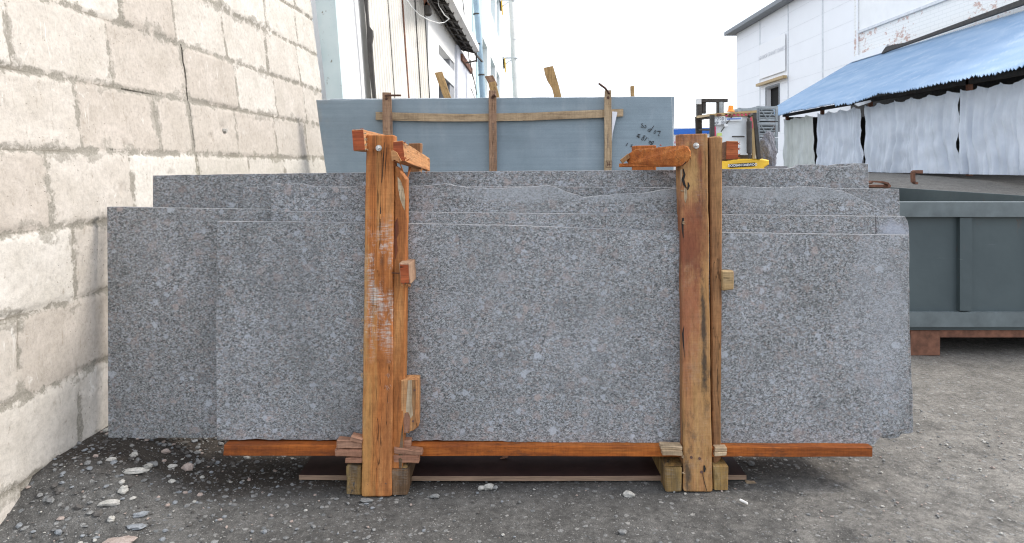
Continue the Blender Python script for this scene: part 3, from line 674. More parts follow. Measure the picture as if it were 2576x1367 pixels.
# flood lamp and cable
lp = thing('flood_lamp', 'small dark lamp hanging under the canopy above the corrugated gate', 'lamp', P(1076, 30, 9.0))
m = MB(); bar(m, P(1068, -20, 9.0), P(1072, 14, 9.0), .02, .05); bar(m, P(1070, 8, 9.0), P(1079, 16, 9.0), .02, .05); m.obj('lamp_bracket', M['rust'], lp)
m = MB(); tube(m, [P(1074, 14, 9), P(1077, 24, 9), P(1077.5, 36, 9), P(1078, 41, 9)], [.03, .045, .05, .025], 12); m.obj('lamp_housing', M['darkmetal'], lp)
m = MB(); tube(m, [P(1024, 0, 8.6), P(1036, 18, 8.6), P(1055, 38, 8.7), P(1080, 52, 8.8), P(1104, 59, 8.9), P(1118, 57, 9), P(1130, 48, 9), P(1118, 38, 9.1), P(1104, 16, 9.2), P(1102, 0, 9.2)], .007, 6)
m.obj('white_cable', M['white_cable'], label='thin white cable looping in front of the corrugated gate and canopy', cat='cable', loc=P(1060, 40, 8.7))

# ---------------------------------------------------------------- right: white panel building, brick part, blue roofed shed
XB = 17.0
def xb(px, py, X=XB):   # point on plane X=const seen at px,py
    Y = X*F/(px-CX); return Vector((X, Y, HC+(HY-py)*Y/F))
wb = thing('panel_warehouse', 'tall white panel warehouse with a dark loading hatch, behind the forklift', 'building', (XB, 45, 1.03))
yF = XB*F/(1853-CX); yN = XB*F/(2154-CX); zR = xb(1853, 84).z
hy0, hy1 = XB*F/(1960-CX), XB*F/(1928-CX); hz0, hz1 = 3.4, xb(1928, 224).z
m = MB(); box(m, (XB, yN, 1), (XB+.3, hy0, zR)); box(m, (XB, hy1, 1), (XB+.3, yF, zR)); box(m, (XB, hy0, 1), (XB+.3, hy1, hz0)); box(m, (XB, hy0, hz1), (XB+.3, hy1, zR))
box(m, (XB+.3, yF-.3, 1), (XB+18, yF, zR)); m.obj('wall', M['panel'], wb)
m = MB(); box(m, (XB+.35, hy0-.3, hz0-.3), (XB+1.5, hy1+.3, hz1+.3)); m.obj('hatch', M['black'], wb)
m = MB(); box(m, (XB-.04, hy0-.12, hz0), (XB-.003, hy0, hz1+.1)); box(m, (XB-.04, hy1, hz0), (XB-.003, hy1+.12, hz1+.1)); box(m, (XB-.04, hy0, hz1), (XB-.003, hy1, hz1+.12)); pieces(m, 'hatch_frame', M['roofedge'], wb)
m = MB(); box(m, (XB+.02, hy1-.9, hz0), (XB+.25, hy1-.6, hz0+1.6)); m.obj('hatch_shutter', M['rust'], wb)
m = MB(); box(m, (XB-.7, yN-.2, zR-.05), (XB+18, yF+.8, zR+.22)); m.obj('roof', M['roofedge'], wb)
m = MB()
for px in (1912, 1983, 2070): 
    y = XB*F/(px-CX); box(m, (XB-.03, y-.06, 1), (XB-.002, y+.06, zR-.06))
pieces(m, 'panel_post', M['seam'], wb)
m = MB()
for k in range(9): z = 2.2+k*1.05; box(m, (XB-.008, yN, z), (XB-.001, hy0-.2, z+.025)); box(m, (XB-.008, hy1+.2, z), (XB-.001, yF, z+.025))
pieces(m, 'panel_joint', plain('panel_joint_grey', (.78,.785,.80), .6), wb)
# banner with faded lettering
b1 = XB*F/(1981-CX)+.15; b0 = XB*F/(1912-CX)-.15; zt = xb(1912, 116).z; zb_ = xb(1912, 201).z
bn = thing('wall_banner', 'white banner with faded grey lettering on the panel warehouse above the hatch', 'banner', (XB, (b0+b1)/2, zb_))
m = MB(); box(m, (XB-.10, b1, zb_), (XB-.06, b0, zt)); m.obj('banner_sheet', plain('banner_cloth', (.9,.9,.9), .6, var=.01), bn)
m = MB(); box(m, (XB-.35, b1-.3, zb_-.5), (XB-.10, b0, zb_-.32)); m.obj('banner_rail', M['tan'], bn)
def text_mesh(name, s, size, mat, mat4, parent=None, ext=.001, off=0.0, align='CENTER'):
    cu = bpy.data.curves.new(name+'_c', 'FONT'); cu.body = s; cu.size = size; cu.extrude = ext; cu.align_x = align; cu.align_y = 'CENTER'; cu.offset = off
    to = bpy.data.objects.new(name+'_t', cu); C.objects.link(to)
    bpy.context.view_layer.update()
    me = bpy.data.meshes.new_from_object(to.evaluated_get(bpy.context.evaluated_depsgraph_get()))
    bpy.data.objects.remove(to); bpy.data.curves.remove(cu)
    me.name = name
    base = root_loc(parent) if parent is not None else Vector()
    me.transform(Matrix.Translation(-base) @ mat4)
    a = me.attributes.new('lc', 'FLOAT_VECTOR', 'POINT'); a.data.foreach_set('vector', [c for v in me.vertices for c in v.co])
    me.materials.clear(); me.materials.append(mat)
    o = bpy.data.objects.new(name, me); C.objects.link(o)
    if parent is not None: o.parent = parent
    return o
def frame(o, xdir, ydir):
    x = Vector(xdir).normalized(); y = Vector(ydir).normalized(); z = x.cross(y).normalized()
    mm = Matrix.Identity(4)
    for i in range(3): mm[i][0] = x[i]; mm[i][1] = y[i]; mm[i][2] = z[i]; mm[i][3] = o[i]
    return mm
text_mesh('banner_lettering', 'МРАМОР ГРАНИТ ОНИКС', .36, M['faint'], frame(Vector((XB-.11, (b0+b1)/2, zb_+1.4)), (0,-1,0), (0,0,1)), bn)
# brick block nearer
yC = XB*F/(2760-CX)
bb = thing('brick_warehouse', 'white painted brick building with flaking red patches above the blue roof', 'building', (XB, 18, 1.03))
m = MB(); box(m, (XB-.12, yC, 1), (XB+8, yN-.02, zR+2)); m.obj('wall', M['brickw'], bb)
zl0 = xb(2170, 78).z
m = MB(); box(m, (XB-.16, yC-.02, zl0), (XB-.122, yN-.6, zl0+5)); m.obj('plaster_band', M['white'], bb)
m = MB(); box(m, (XB-.22, yC-.03, zl0-.12), (XB-.125, yN-.6, zl0-.002)); m.obj('ledge', M['seam'], bb)
m = MB(); tube(m, [(XB-.2, yN-.5, 1.2), (XB-.2, yN-.5, 14)], .05, 8); m.obj('drain_pipe', M['panel'], bb)

# shed
XS = 12.0
def xs_(px, py): return xb(px, py, XS)
sh = thing('curtained_shed', 'open shed with a blue corrugated roof and hanging grey tarpaulin curtains', 'shed', (XS, 26, 1.03))
yE0 = XS*F/(1931-CX); yE1 = XS*F/(2700-CX); zE = HC+(HY-268)*XS*F/(2100-CX)/F
yT0 = (XB-.15)*F/(2139-CX); yT1 = (XB-.15)*F/(2850-CX); zT = HC+(HY-160)*((XB-.15)*F/(2139-CX))/F
m = MB(); N = 560; vs = []
for u, amp in ((0, 1), (.03, 1), (.5, 1), (1, .9)):
    for i in range(N+1):
        s = i/N; a = Vector((XS-.55, yE0+(yE1-yE0)*s, zE)); b = Vector((XB-.15, yT0+(yT1-yT0)*s, zT)); p_ = a.lerp(b, u)
        jag = (mn.noise(Vector((s*40, 1, 0)))*.14+mn.noise(Vector((s*120, 1, 0)))*.05) if u == 0 else 0
        sag = (mn.noise(Vector((s*9, 4, u)))*.09) if u < .4 else 0
        if u == 0 and .42 < s < .62: sag -= .06*math.sin((s-.42)/.2*math.pi)
        vs.append(p_+Vector((-jag*.8, 0, math.sin(i*math.pi*.5)*.035+sag-jag*.5)))
m.add(vs, [(k*(N+1)+i, k*(N+1)+i+1, (k+1)*(N+1)+i+1, (k+1)*(N+1)+i) for k in range(3) for i in range(N)], [Vector((v.x, v.z, v.y)) for v in vs])
rf = m.obj('roof', M['roof'], sh)
m = MB(); prism(m, [xb(2139, 158, XB-.35), xb(2222, 132, XB-.35), xb(2232, 112, XB-.35), xb(2185, 128, XB-.35), xb(2150, 142, XB-.35)], (.1, 0, 0)); m.obj('flashing', M['white'], rf)
m = MB(); prism(m, [xb(2216, 136, XB-.5), xb(2235, 128, XB-.5), xb(2760, -52, XB-.5), xb(2760, -72, XB-.5), xb(2275, 108, XB-.5), xb(2245, 113, XB-.5), xb(2228, 118, XB-.5)], (.12, 0, 0)); m.obj('torn_felt', M['darkmetal'], rf)
m = MB(); prism(m, [P(2150, 262, 22.0), P(2165, 258, 22), P(2190, 252, 22), P(2192, 257, 22), P(2160, 268, 22)], (0, .05, 0)); m.obj('bent_sheet', M['seam'], rf)
def curtain(pa, pb, fold, mt, pleats, skew=0.0, seed=0):
    m = MB(); N = 140; K = 16; vs = []
    ya = XS*F/(pa-CX); yb = XS*F/(pb-CX)
    for k in range(K+1):
        t_ = k/K; z = zE-.12-(zE-.12-1.05)*t_
        for i in range(N+1):
            s = i/N; ss = .5+(s-.5)*(1.0-.015*math.sin(t_*math.pi))
            if skew > 0: ss = s*(1-skew*(1-t_)**1.5*.9)
            if skew < 0: ss = 1-(1-s)*(1+skew*abs(t_-.45)*2 if t_ < .45 else 1)
            y = ya+(yb-ya)*ss
            ph = s*pleats*2*math.pi+mn.noise(Vector((s*3+seed, t_*1.2, 0)))*5
            cr_ = mn.noise(Vector((s*5+t_*2.2+seed, t_*3.5, seed*2.7))); d = (math.sin(ph)*.5*(.4+abs(mn.noise(Vector((s*4, seed, 0))))*2)+math.sin(ph*2.3+1+t_*1.5)*.2+mn.noise(Vector((s*14, t_*4, seed)))*.45+(abs(cr_)**.6)*.8)*fold*(.6+.6*t_)
            sagz = .10*abs(math.sin(s*pleats*math.pi*.5)) if k == 0 else 0
            vs.append((XS+.15-d, y, z-sagz*(1 if k == 0 else 0)))
    m.add(vs, [(k*(N+1)+i, k*(N+1)+i+1, (k+1)*(N+1)+i+1, (k+1)*(N+1)+i) for k in range(K) for i in range(N)])
    return m.obj('curtain', mt, sh, smooth=True)
curtain(1964, 2041, .10, M['tarp2'], 5, .06, 1); curtain(2049, 2164, .13, M['tarp'], 7, .07, 2); curtain(2166, 2402, .13, M['tarp'], 11, 0, 3); curtain(2404, 2690, .13, M['tarp'], 10, 0, 5)
for px in (1960, 2046, 2163, 2405, 2692):
    m = MB(); y = XS*F/(px-CX); box(m, (XS+.3, y-.06, 1), (XS+.42, y+.06, zE+.15)); m.obj('post', M['rust'], sh)
m = MB(); box(m, (XS+.3, yE1, zE+.0), (XS+.42, yE0-1.0, zE+.12)); m.obj('eave_beam', M['darkmetal'], sh)
m = MB(); box(m, (XB-.4, yE1, 1), (XB-.3, yE0+1.4, zT-.5)); box(m, (XS+.5, yE0-1.0, 1), (XB-.4, yE0-.9, zE)); pieces(m, 'back_wall', M['darkmetal'], sh)

# ---------------------------------------------------------------- sign-board building far off (blue and white)
kb = thing('blue_white_hoarding', 'distant white hoarding with blue stripes and a red panel, behind the forklift', 'hoarding', P(1750, 430, 34))
m = MB(); prism(m, [P(1600, 322, 34), P(1900, 322, 34), P(1900, 440, 34), P(1600, 440, 34)], (0, .4, 0)); m.obj('hoarding_board', M['white'], kb)
m = MB(); prism(m, [P(1600, 325.5, 33.95), P(1700, 325.5, 33.95), P(1900, 318, 33.95), P(1900, 333, 33.95), P(1700, 339, 33.95), P(1600, 339, 33.95)], (0, .03, 0)); m.obj('blue_stripe', M['bluesign'], kb)
m = MB(); prism(m, [P(1600, 368, 33.95), P(1900, 366, 33.95), P(1900, 410, 33.95), P(1600, 410, 33.95)], (0, .03, 0)); m.obj('blue_stripe', M['bluesign'], kb)
m = MB(); prism(m, [P(1700, 344, 33.93), P(1716, 344, 33.93), P(1716, 358, 33.93), P(1700, 358, 33.93)], (0, .03, 0)); m.obj('red_panel', M['redsign'], kb)
m = MB(); prism(m, [P(1600, 358, 33.94), P(1780, 355, 33.94), P(1780, 359, 33.94), P(1600, 362, 33.94)], (0, .02, 0)); m.obj('red_line', plain('pale_red_line', (.70,.35,.40), .6), kb)

# ---------------------------------------------------------------- forklift (rear towards the camera)
YK = 14.8
fk = thing('forklift', 'yellow forklift with black mast, orange beacon and rear number plate, beyond the blue stone slabs', 'forklift', Vector((4.9, 15.5, hgt(4.9, 15.5))))
K = lambda zx, zy, Y=YK: P(1685.3+.1628*zx, 222.6+.1628*zy, Y)
gz = hgt(4.9, 15.5)
def kbox(name, zx0, zy0, zx1, zy1, Y, dep, mt, par=fk):
    m = MB(); a = K(zx0, zy1, Y); b = K(zx1, zy0, Y); q0 = [a, Vector((b.x, Y, a.z)), Vector((b.x, Y+dep, a.z)), Vector((a.x, Y+dep, a.z))]
    q1 = [Vector((p_.x, p_.y, b.z)) for p_ in q0]; timber(m, q0, q1, n=1, jit=0, ch=.12); return m.obj(name, mt, par)
def kbar(name, pts, wd, dp, mt, par=fk):
    m = MB()
    for a, b in zip(pts[:-1], pts[1:]): bar(m, a, b, wd, dp, up=(0,1,0))
    return m.obj(name, mt, par)
# body
m = MB()
cwl, cwr = K(805-420, 0).x, K(1535, 0).x; ztop = K(0, 1095).z
out = [(cwl, ztop-.04), (cwl+.05, ztop), (cwr-.14, ztop+.01), (cwr, ztop-.02), (cwr, ztop-.12), (K(1465, 0).x, ztop-.18), (K(1465, 0).x, gz+.28), (cwl+.04, gz+.28), (cwl, gz+.4)]
prism(m, [Vector((x, YK, z)) for x, z in out], (0, .75, 0), bev=.03); body = m.obj('counterweight', M['yellowp'], fk)
m = MB(); box(m, (cwl+.02, YK+.76, gz+.22), (K(1450, 0).x, YK+1.9, gz+.78)); m.obj('body', M['yellowp'], fk)
m = MB(); box(m, (cwl+.1, YK+.5, ztop), (K(1400, 0).x, YK+1.1, ztop+.10)); m.obj('engine_hood', M['darkmetal'], fk)
m = MB(); prism(m, [K(925, 1170, YK-.02), K(1318, 1145, YK-.02), K(1318, 1205, YK-.02), K(925, 1228, YK-.02)], (0, .018, 0)); npl = m.obj('name_plate', M['black'], fk)
text_mesh('plate_lettering', 'DOOSAN DAEWOO', .07, M['plate'], frame(K(1122, 1187, YK-.026), (1, 0, .045), (0,0,1)), npl, off=.002)
# wheels
def wheel(x, y, r, wd):
    m = MB(); tube(m, [(x-wd/2, y, gz+r), (x-wd/2+.02, y, gz+r), (x+wd/2-.02, y, gz+r), (x+wd/2, y, gz+r)], [r*.92, r, r, r*.92], 20); wo = m.obj('wheel', M['tyre'], fk)
    m = MB(); tube(m, [(x-wd/2-.01, y, gz+r), (x+wd/2+.01, y, gz+r)], r*.5, 14); m.obj('rim', M['yellowp'], wo)
wheel(cwl+.12, YK+.5, .27, .2); wheel(K(1430, 0).x, YK+.5, .27, .2); wheel(cwl+.05, YK+1.85, .33, .24); wheel(K(1430, 0).x+.05, YK+1.85, .33, .24)
# overhead guard
rt = [K(405, 428, YK+1.6), K(620, 392), K(1340, 340), K(1180, 380, YK+1.6)]
m = MB(); prism(m, rt, (0, 0, -.055)); m.obj('guard_roof', M['tan'], fk)
m = MB(); q = [K(690, 398, YK+.02), K(1265, 372, YK+.02), K(1265, 432, YK+.02), K(690, 440, YK+.02)]; prism(m, q, (0, .03, 0)); hd = m.obj('rear_header', M['tan'], fk)
for k in range(7):
    x0 = 850+k*60; m = MB(); y_ = 396-(k)*2.5; prism(m, [K(x0, y_, YK), K(x0+30, y_-1, YK), K(x0+48, y_+37, YK), K(x0+18, y_+38, YK)], (0, .015, 0)); m.obj('red_stripe', M['pink'], hd)
kbar('guard_pillar', [K(650, 415), K(650, 760), K(655, 1090)], .09, .09, M['darkmetal'])
kbar('guard_pillar', [K(1296, 380), K(1330, 700), K(1372, 1095)], .075, .09, M['darkmetal'])
kbar('guard_pillar', [K(430, 440, YK+1.6), K(440, 690, YK+1.6), K(400, 1100, YK+1.6)], .12, .08, M['darkmetal'])
kbar('guard_pillar', [K(1150, 400, YK+1.6), K(1150, 1000, YK+1.6)], .07, .08, M['darkmetal'])
kbar('tan_strut', [K(1262, 420), K(1300, 1090)], .06, .05, M['tan'])
kbar('red_strip', [K(690, 590, YK), K(692, 740, YK)], .05, .03, M['pink'])
kbar('red_strip', [K(1252, 450, YK-.05), K(1272, 620, YK-.05)], .035, .02, M['pink'])
kbar('side_rail', [K(455, 470, YK+1.5), K(535, 462, YK+1.0), K(620, 455, YK+.2)], .04, .05, M['darkmetal'])
kbar('side_rail', [K(455, 640, YK+1.5), K(620, 640, YK+.2)], .03, .04, M['darkmetal'])
m = MB(); prism(m, [K(690, 442, YK+.06), K(1240, 432, YK+.06), K(1275, 1030, YK+.06), K(690, 1030, YK+.06)], (0, .02, 0)); m.obj('rear_window', M['glass'], fk)
m = MB(); box(m, (K(860, 0).x, YK+.5, gz+.8), (K(1090, 0).x, YK+.62, K(0, 600).z)); m.obj('seat', plain('seat_vinyl', (.18,.17,.18), .6), fk)
# number plates and stickers
m = MB(); prism(m, [K(668, 442, YK-.02), K(855, 432, YK-.02), K(855, 556, YK-.02), K(672, 570, YK-.02)], (0, .02, 0)); pl = m.obj('number_plate', M['plate'], fk)
text_mesh('plate_number', '9760', .105, M['greyink'], frame(K(762, 473, YK-.027), (1, 0, .05), (0,0,1)), pl, off=.003)
text_mesh('plate_number', 'XB  23', .085, M['greyink'], frame(K(765, 538, YK-.027), (1, 0, .05), (0,0,1)), pl, off=.003)
m = MB(); prism(m, [K(862, 455, YK-.01), K(1112, 445, YK-.01), K(1112, 500, YK-.01), K(862, 508, YK-.01)], (0, .01, 0)); stk = m.obj('window_sticker', M['plate'], fk)
m = MB(); prism(m, [K(880, 463, YK-.016), K(1098, 453, YK-.016), K(1098, 476, YK-.016), K(880, 486, YK-.016)], (0, .005, 0)); m.obj('blue_print', M['blueink'], stk)
m = MB(); prism(m, [K(728, 690, YK-.01), K(800, 688, YK-.01), K(804, 735, YK-.01), K(730, 738, YK-.01)], (0, .01, 0)); m.obj('lime_sticker', M['lime'], fk)
kbar('wiper', [K(955, 440, YK), K(880, 540, YK), K(790, 670, YK)], .018, .02, M['darkmetal'])
kbox('work_lamp', 840, 552, 900, 592, YK-.06, .05, M['plate']); kbox('work_lamp', 735, 395, 800, 425, YK-.06, .07, M['rust']); kbox('work_lamp', 925, 408, 980, 440, YK-.06, .07, M['rust'])
kbox('grab_bar', 965, 735, 1155, 757, YK-.06, .04, M['darkmetal'])
# exhaust
m = MB(); tube(m, [K(1228, 1090, YK-.1), K(1228, 1010, YK-.1), K(1226, 1000, YK-.1), K(1224, 512, YK-.1), K(1220, 500, YK-.1), K(1212, 470, YK-.1), K(1222, 430, YK-.08), K(1255, 408, YK-.04), K(1290, 402, YK)], [.035, .035, .058, .058, .035, .03, .03, .03, .03], 12); m.obj('exhaust_pipe', M['darkmetal'], fk)
# beacon
m = MB(); tube(m, [K(940, 362, YK+.6), K(940, 350, YK+.6), K(940, 335, YK+.6), K(943, 268, YK+.6)], [.085, .085, .062, .055], 14); m.obj('beacon', M['orange'], fk)
# mast
YM = 16.9
mst = kbox('mast', 418, 160, 900, 212, YM, .14, M['darkmetal']); kbox('mast_cap', 408, 168, 488, 246, YM-.03, .1, M['seam'], mst)
for x0, x1 in ((428, 500), (740, 835)): kbox('mast_rail', x0, 205, x1, 1200, YM, .16, M['darkmetal'], mst)
kbox('mast_rail', 500, 212, 560, 390, YM+.05, .12, M['darkmetal'], mst)
m = MB(); tube(m, [K(788, 212, YM-.05), K(786, 600, YM-.05)], .045, 10); m.obj('lift_cylinder', M['cage'], mst)
kbar('fork', [Vector((5.2, YM+.2, gz+.1)), Vector((5.2, YM+1.2, gz+.08))], .1, .04, M['darkmetal']); kbar('fork', [Vector((4.7, YM+.2, gz+.1)), Vector((4.7, YM+1.2, gz+.08))], .1, .04, M['darkmetal'])

# ---------------------------------------------------------------- stacked steel cages
def cage_mesh(w_, h_, d_):
    m = MB(); r = .035
    for x in (0, w_):
        for y in (0, d_): box(m, (x-r, y-r, 0), (x+r, y+r, h_))
    for z in (.04, h_-.04):
        box(m, (r, -.02, z-.03), (w_-r, .02, z+.03)); box(m, (r, d_-.02, z-.03), (w_-r, d_+.02, z+.03)); box(m, (-.02, r, z-.03), (.02, d_-r, z+.03)); box(m, (w_-.02, r, z-.03), (w_+.02, d_-r, z+.03))
    return m
Yc = 19.0; cw = P(1952, 0, Yc).x-P(1906, 0, Yc).x
lbl = [['steel cage at the top of the left stack behind the forklift', 'steel cage second from the top of the left stack behind the forklift', 'steel cage low in the left stack behind the forklift'],
       ['steel cage at the top of the right stack beside the shed roof tip', 'steel cage second from the top of the stack beside the shed roof tip', 'steel cage low in the stack beside the shed roof tip']]
proto = None
for ci, (px0, pyt) in enumerate(((1860, 272), (1907, 267))):
    for ri in range(3):
        top = P(0, pyt, Yc).z-ri*.45; lc_ = Vector((P(px0, 0, Yc).x, Yc, top-.43))
        if proto is None:
            proto = thing('steel_cage', lbl[0][0], 'cage', lc_, 'stacked steel cages')
            m = cage_mesh(cw, .43, .7); m.v = [v+lc_ for v in m.v]; fr_ = m.obj('cage_frame', M['cage'], proto)
            m = MB(); 
            for k in range(4): box(m, (.04, -.012, .08+k*.085), (cw-.04, .012, .11+k*.085))
            for k in range(4): box(m, (.04, .69, .08+k*.085), (cw-.04, .71, .11+k*.085))
            bar(m, (.04, -.03, .38), (cw*.5, -.03, .05), .02, .01, up=(0,1,0)); bar(m, (cw*.5, -.03, .05), (cw-.04, -.03, .38), .02, .01, up=(0,1,0))
            m.v = [v+lc_ for v in m.v]; sl_ = m.obj('cage_slat', M['cage'], proto)
            m = MB(); box(m, (.05, .05, .03), (cw-.05, .65, .33)); m.v = [v+lc_ for v in m.v]; ld_ = m.obj('load', plain('grey_load', (.13,.145,.155), .7, var=.5, sc1=9), proto)
        else:
            c_ = proto.copy(); C.objects.link(c_); c_.location = lc_; c_['label'] = lbl[ci][ri]
            for ch in (fr_, sl_, ld_): d_ = ch.copy(); C.objects.link(d_); d_.parent = c_
# boulder added in place of a speckled retouching blotch next to the cages
m = MB(); vs = []; nb = 26
c0 = P(1932, 366, 16.2); vv = []; ff = []
for i in range(nb+1):
    th_ = math.pi*i/nb
    for j in range(nb*2):
        ph = math.pi*j/nb
        d_ = Vector((math.sin(th_)*math.cos(ph), math.sin(th_)*math.sin(ph), math.cos(th_)))
        rr = 1+mn.noise(d_*1.6)*.30+mn.noise(d_*5)*.14+mn.noise(d_*13)*.06
        vv.append(c0+Vector((d_.x*.20*rr*(1.0-.1*d_.z), d_.y*.22*rr, d_.z*.46*rr-.14)))
for i in range(nb):
    for j in range(nb*2): ff.append((i*nb*2+j, i*nb*2+(j+1) % (nb*2), (i+1)*nb*2+(j+1) % (nb*2), (i+1)*nb*2+j))
m.add(vv, ff); 
M['gran_far'] = stone_mat('added_boulder_speckle', (.12,.12,.14), (.34,.34,.37))
bo = m.obj('added_boulder', M['gran_far'], label='speckled grey boulder added in place of a retouching blotch beside the forklift, below the shed roof tip', cat='boulder', loc=(c0.x, 16.2, gz))
m = MB(); box(m, (c0.x-.35, 15.9, hgt(c0.x, 16.2)-.02), (c0.x+.35, 16.5, c0.z-.50)); m.obj('stone_plinth', M['gran_far'], bo)

# ---------------------------------------------------------------- open skip on the right
sk = thing('steel_skip', 'open slate green steel skip with rusty hooks at the right of the slabs', 'skip', (3.6, 6.2, 0))
X0, X1b = P(2252, 0, 4.62).x, P(2252, 0, 4.62).x+1.9; Ya, Yb = 4.62, 8.1; zr = P(0, 508, 4.62).z; zrb = P(0, 467, Yb).z
m = MB(); 
def wallp(a, b, c, d, th_): prism(m, [a, b, c, d], th_)
hexa(m, [Vector((X0, Ya, .17)), Vector((X1b, Ya, .17)), Vector((X1b, Ya, zr-.02)), Vector((X0, Ya, zr-.02))], [Vector((X0, Ya+.03, .17)), Vector((X1b, Ya+.03, .17)), Vector((X1b, Ya+.03, zr-.02)), Vector((X0, Ya+.03, zr-.02))])
m.obj('front_panel', M['bin'], sk)
m = MB()
for x in (X0, X1b-.03): hexa(m, [Vector((x, Ya+.03, .17)), Vector((x+.03, Ya+.03, .17)), Vector((x+.03, Ya+.03, zr-.02)), Vector((x, Ya+.03, zr-.02))], [Vector((x, Yb, .17)), Vector((x+.03, Yb, .17)), Vector((x+.03, Yb, zrb-.02)), Vector((x, Yb, zrb-.02))])
pieces(m, 'side_panel', M['bin'], sk)
m = MB()
for k in range(3): box(m, (X0+.42+k*.5, Ya-.035, .31), (X0+.50+k*.5, Ya-.001, zr-.105))
pieces(m, 'stiffener', M['bin'], sk)
m = MB(); box(m, (X0+.03, Yb-.03, .17), (X1b-.03, Yb, zrb-.02)); m.obj('back_panel', M['binrust'], sk)
m = MB(); box(m, (X0+.03, Ya+.03, .17), (X1b-.03, Yb-.03, .21)); m.obj('skip_floor', M['binrust'], sk)
m = MB(); box(m, (X0-.05, Ya-.05, zr-.10), (X1b+.05, Ya+.04, zr)); box(m, (X0-.03, Ya-.04, .20), (X1b+.03, Ya-.002, .30)); pieces(m, 'rim_rail', M['binlip'], sk)
m = MB(); box(m, (X0+.1, Ya-.01, 0), (X0+.3, Yb, .165)); box(m, (X1b-.3, Ya-.01, 0), (X1b-.1, Yb, .165)); box(m, (X0+.0, Ya+.0, .12), (X1b, Ya+.1, .168)); pieces(m, 'skid', M['rust'], sk)
m = MB(); box(m, (X0-.02, Yb-.04, zrb-.02), (X1b, Yb+.02, zrb+.01)); m.obj('back_rim', M['rust'], sk)
def hook(pts, Y, wd):
    m = MB()
    P_ = [P(a, b, Y) for a, b in pts]
    for a, b in zip(P_[:-1], P_[1:]): bar(m, a, b, .02, wd, up=(0,1,0))
    m.obj('hook', M['rust'], sk)
hook([(2187, 462), (2190, 457), (2215, 458), (2231, 462), (2230, 473)], 7.9, .09)
hook([(2318, 431), (2300, 431), (2296, 434), (2297, 459), (2306, 462)], 6.6, .05)
hook([(2318, 434), (2302, 434)], 6.5, .05)

# ---------------------------------------------------------------- blue grey slabs with batten crate
def slab2(name, outl, Y0, lean, zb, dep, mats, parent=None, **kw):
    def PP(px, py):
        t_ = (HY-py)/F; Y = (Y0+lean*(HC-zb))/(1-lean*t_); return P(px, py, Y)
    m = MB(); off = rnd3(); pts = [PP(a, b) for a, b in outl]
    prism(m, pts, (0, dep, 0), off=off, bev=kw.pop('bev', .003), edge_mi=1)
    return m.obj(name, mats, parent, **kw)
YB = 5.6; zg = (HY-1.30*F/YB)
gy = HY+1.30*F/YB   # pixel row of the ground at that distance
o = resample([(795,252),(1100,248),(1400,245),(1690,243),(1692,300),(1695,380),(1700,gy-14),(880,gy-14),(826,470),(808,350)], 12, [1.2,1.0,1.2,.5,.5,.5,.5,.3,.5,.5])
bs = slab2('blue_stone_slab', o, YB, 0.0, 0, .03, [M['blue'], M['blue_edge']], label='large blue grey stone slab with upside-down marker writing, front of its pack', cat='stone slab', group='blue grey stone slabs in the batten crate', loc=(.4, YB, 0))
for k, (l_, x0, x1, dy) in enumerate((('blue grey stone slab second in its pack, its right edge sticking out', 830, 1699, 0), ('blue grey stone slab at the back of its pack, behind the other two', 820, 1690, 3))):
    o = resample([(x0,249+dy),(x1-2,243+dy),(x1-4,330),(x1+3,gy-24),(x0+60,gy-24)], 14, [.8,.4,.5,.3,.4])
    slab2('blue_stone_slab', o, YB+.045+k*.04, 0, 0, .03, [M['blue'], M['blue_edge']], label=l_, cat='stone slab', group='blue grey stone slabs in the batten crate', loc=(.4, YB+.05+k*.04, 0))
# writing: strokes traced from the slab, in 1/3.693 source pixels of (2400,330)
def wp(zx, zy, Y=YB-.004): return P((2400+zx/3.693)*.6359, (330+zy/3.693)*.6359, Y)
st_ = [[(790,700),(775,702),(740,700)], [(788,700),(768,735),(752,762),(772,770)], [(735,700),(760,697),(790,698)], [(715,690),(700,700),(690,725),(702,735),(718,722),(722,700),(715,690)],
       [(655,685),(640,665),(618,672),(600,690),(612,700),(640,690)], [(692,620),(668,655),(645,690),(626,712)], [(548,640),(565,655),(578,640),(572,618),(556,612)], [(530,592),(512,590),(510,605),(535,625),(540,640),(520,645),(500,632)],
       [(690,850),(668,893)], [(690,850),(662,850),(655,900)], [(668,893),(640,840)], [(655,900),(632,888)], [(640,845),(628,845),(618,865),(630,880),(645,868),(640,845)], [(612,830),(618,833)],[(606,805),(610,808)],
       [(592,785),(572,815),(552,842)], [(560,765),(540,768),(535,785),(550,790),(562,775),(560,765)], [(540,790),(515,800),(510,825),(530,832),(545,812),(540,790)],
       [(492,750),(455,745)], [(484,782),(436,770)], [(478,745),(465,795)], [(462,742),(450,785)], [(480,795),(460,792)],
       [(380,900),(352,898),(362,915),(375,938),(350,920)], [(372,940),(385,935)], [(310,872),(298,890),(282,916)]]
m = MB()
for s in st_: tube(m, [wp(a, b) for a, b in s], .0026, 5)
m.obj('marker_writing', M['ink'], bs)
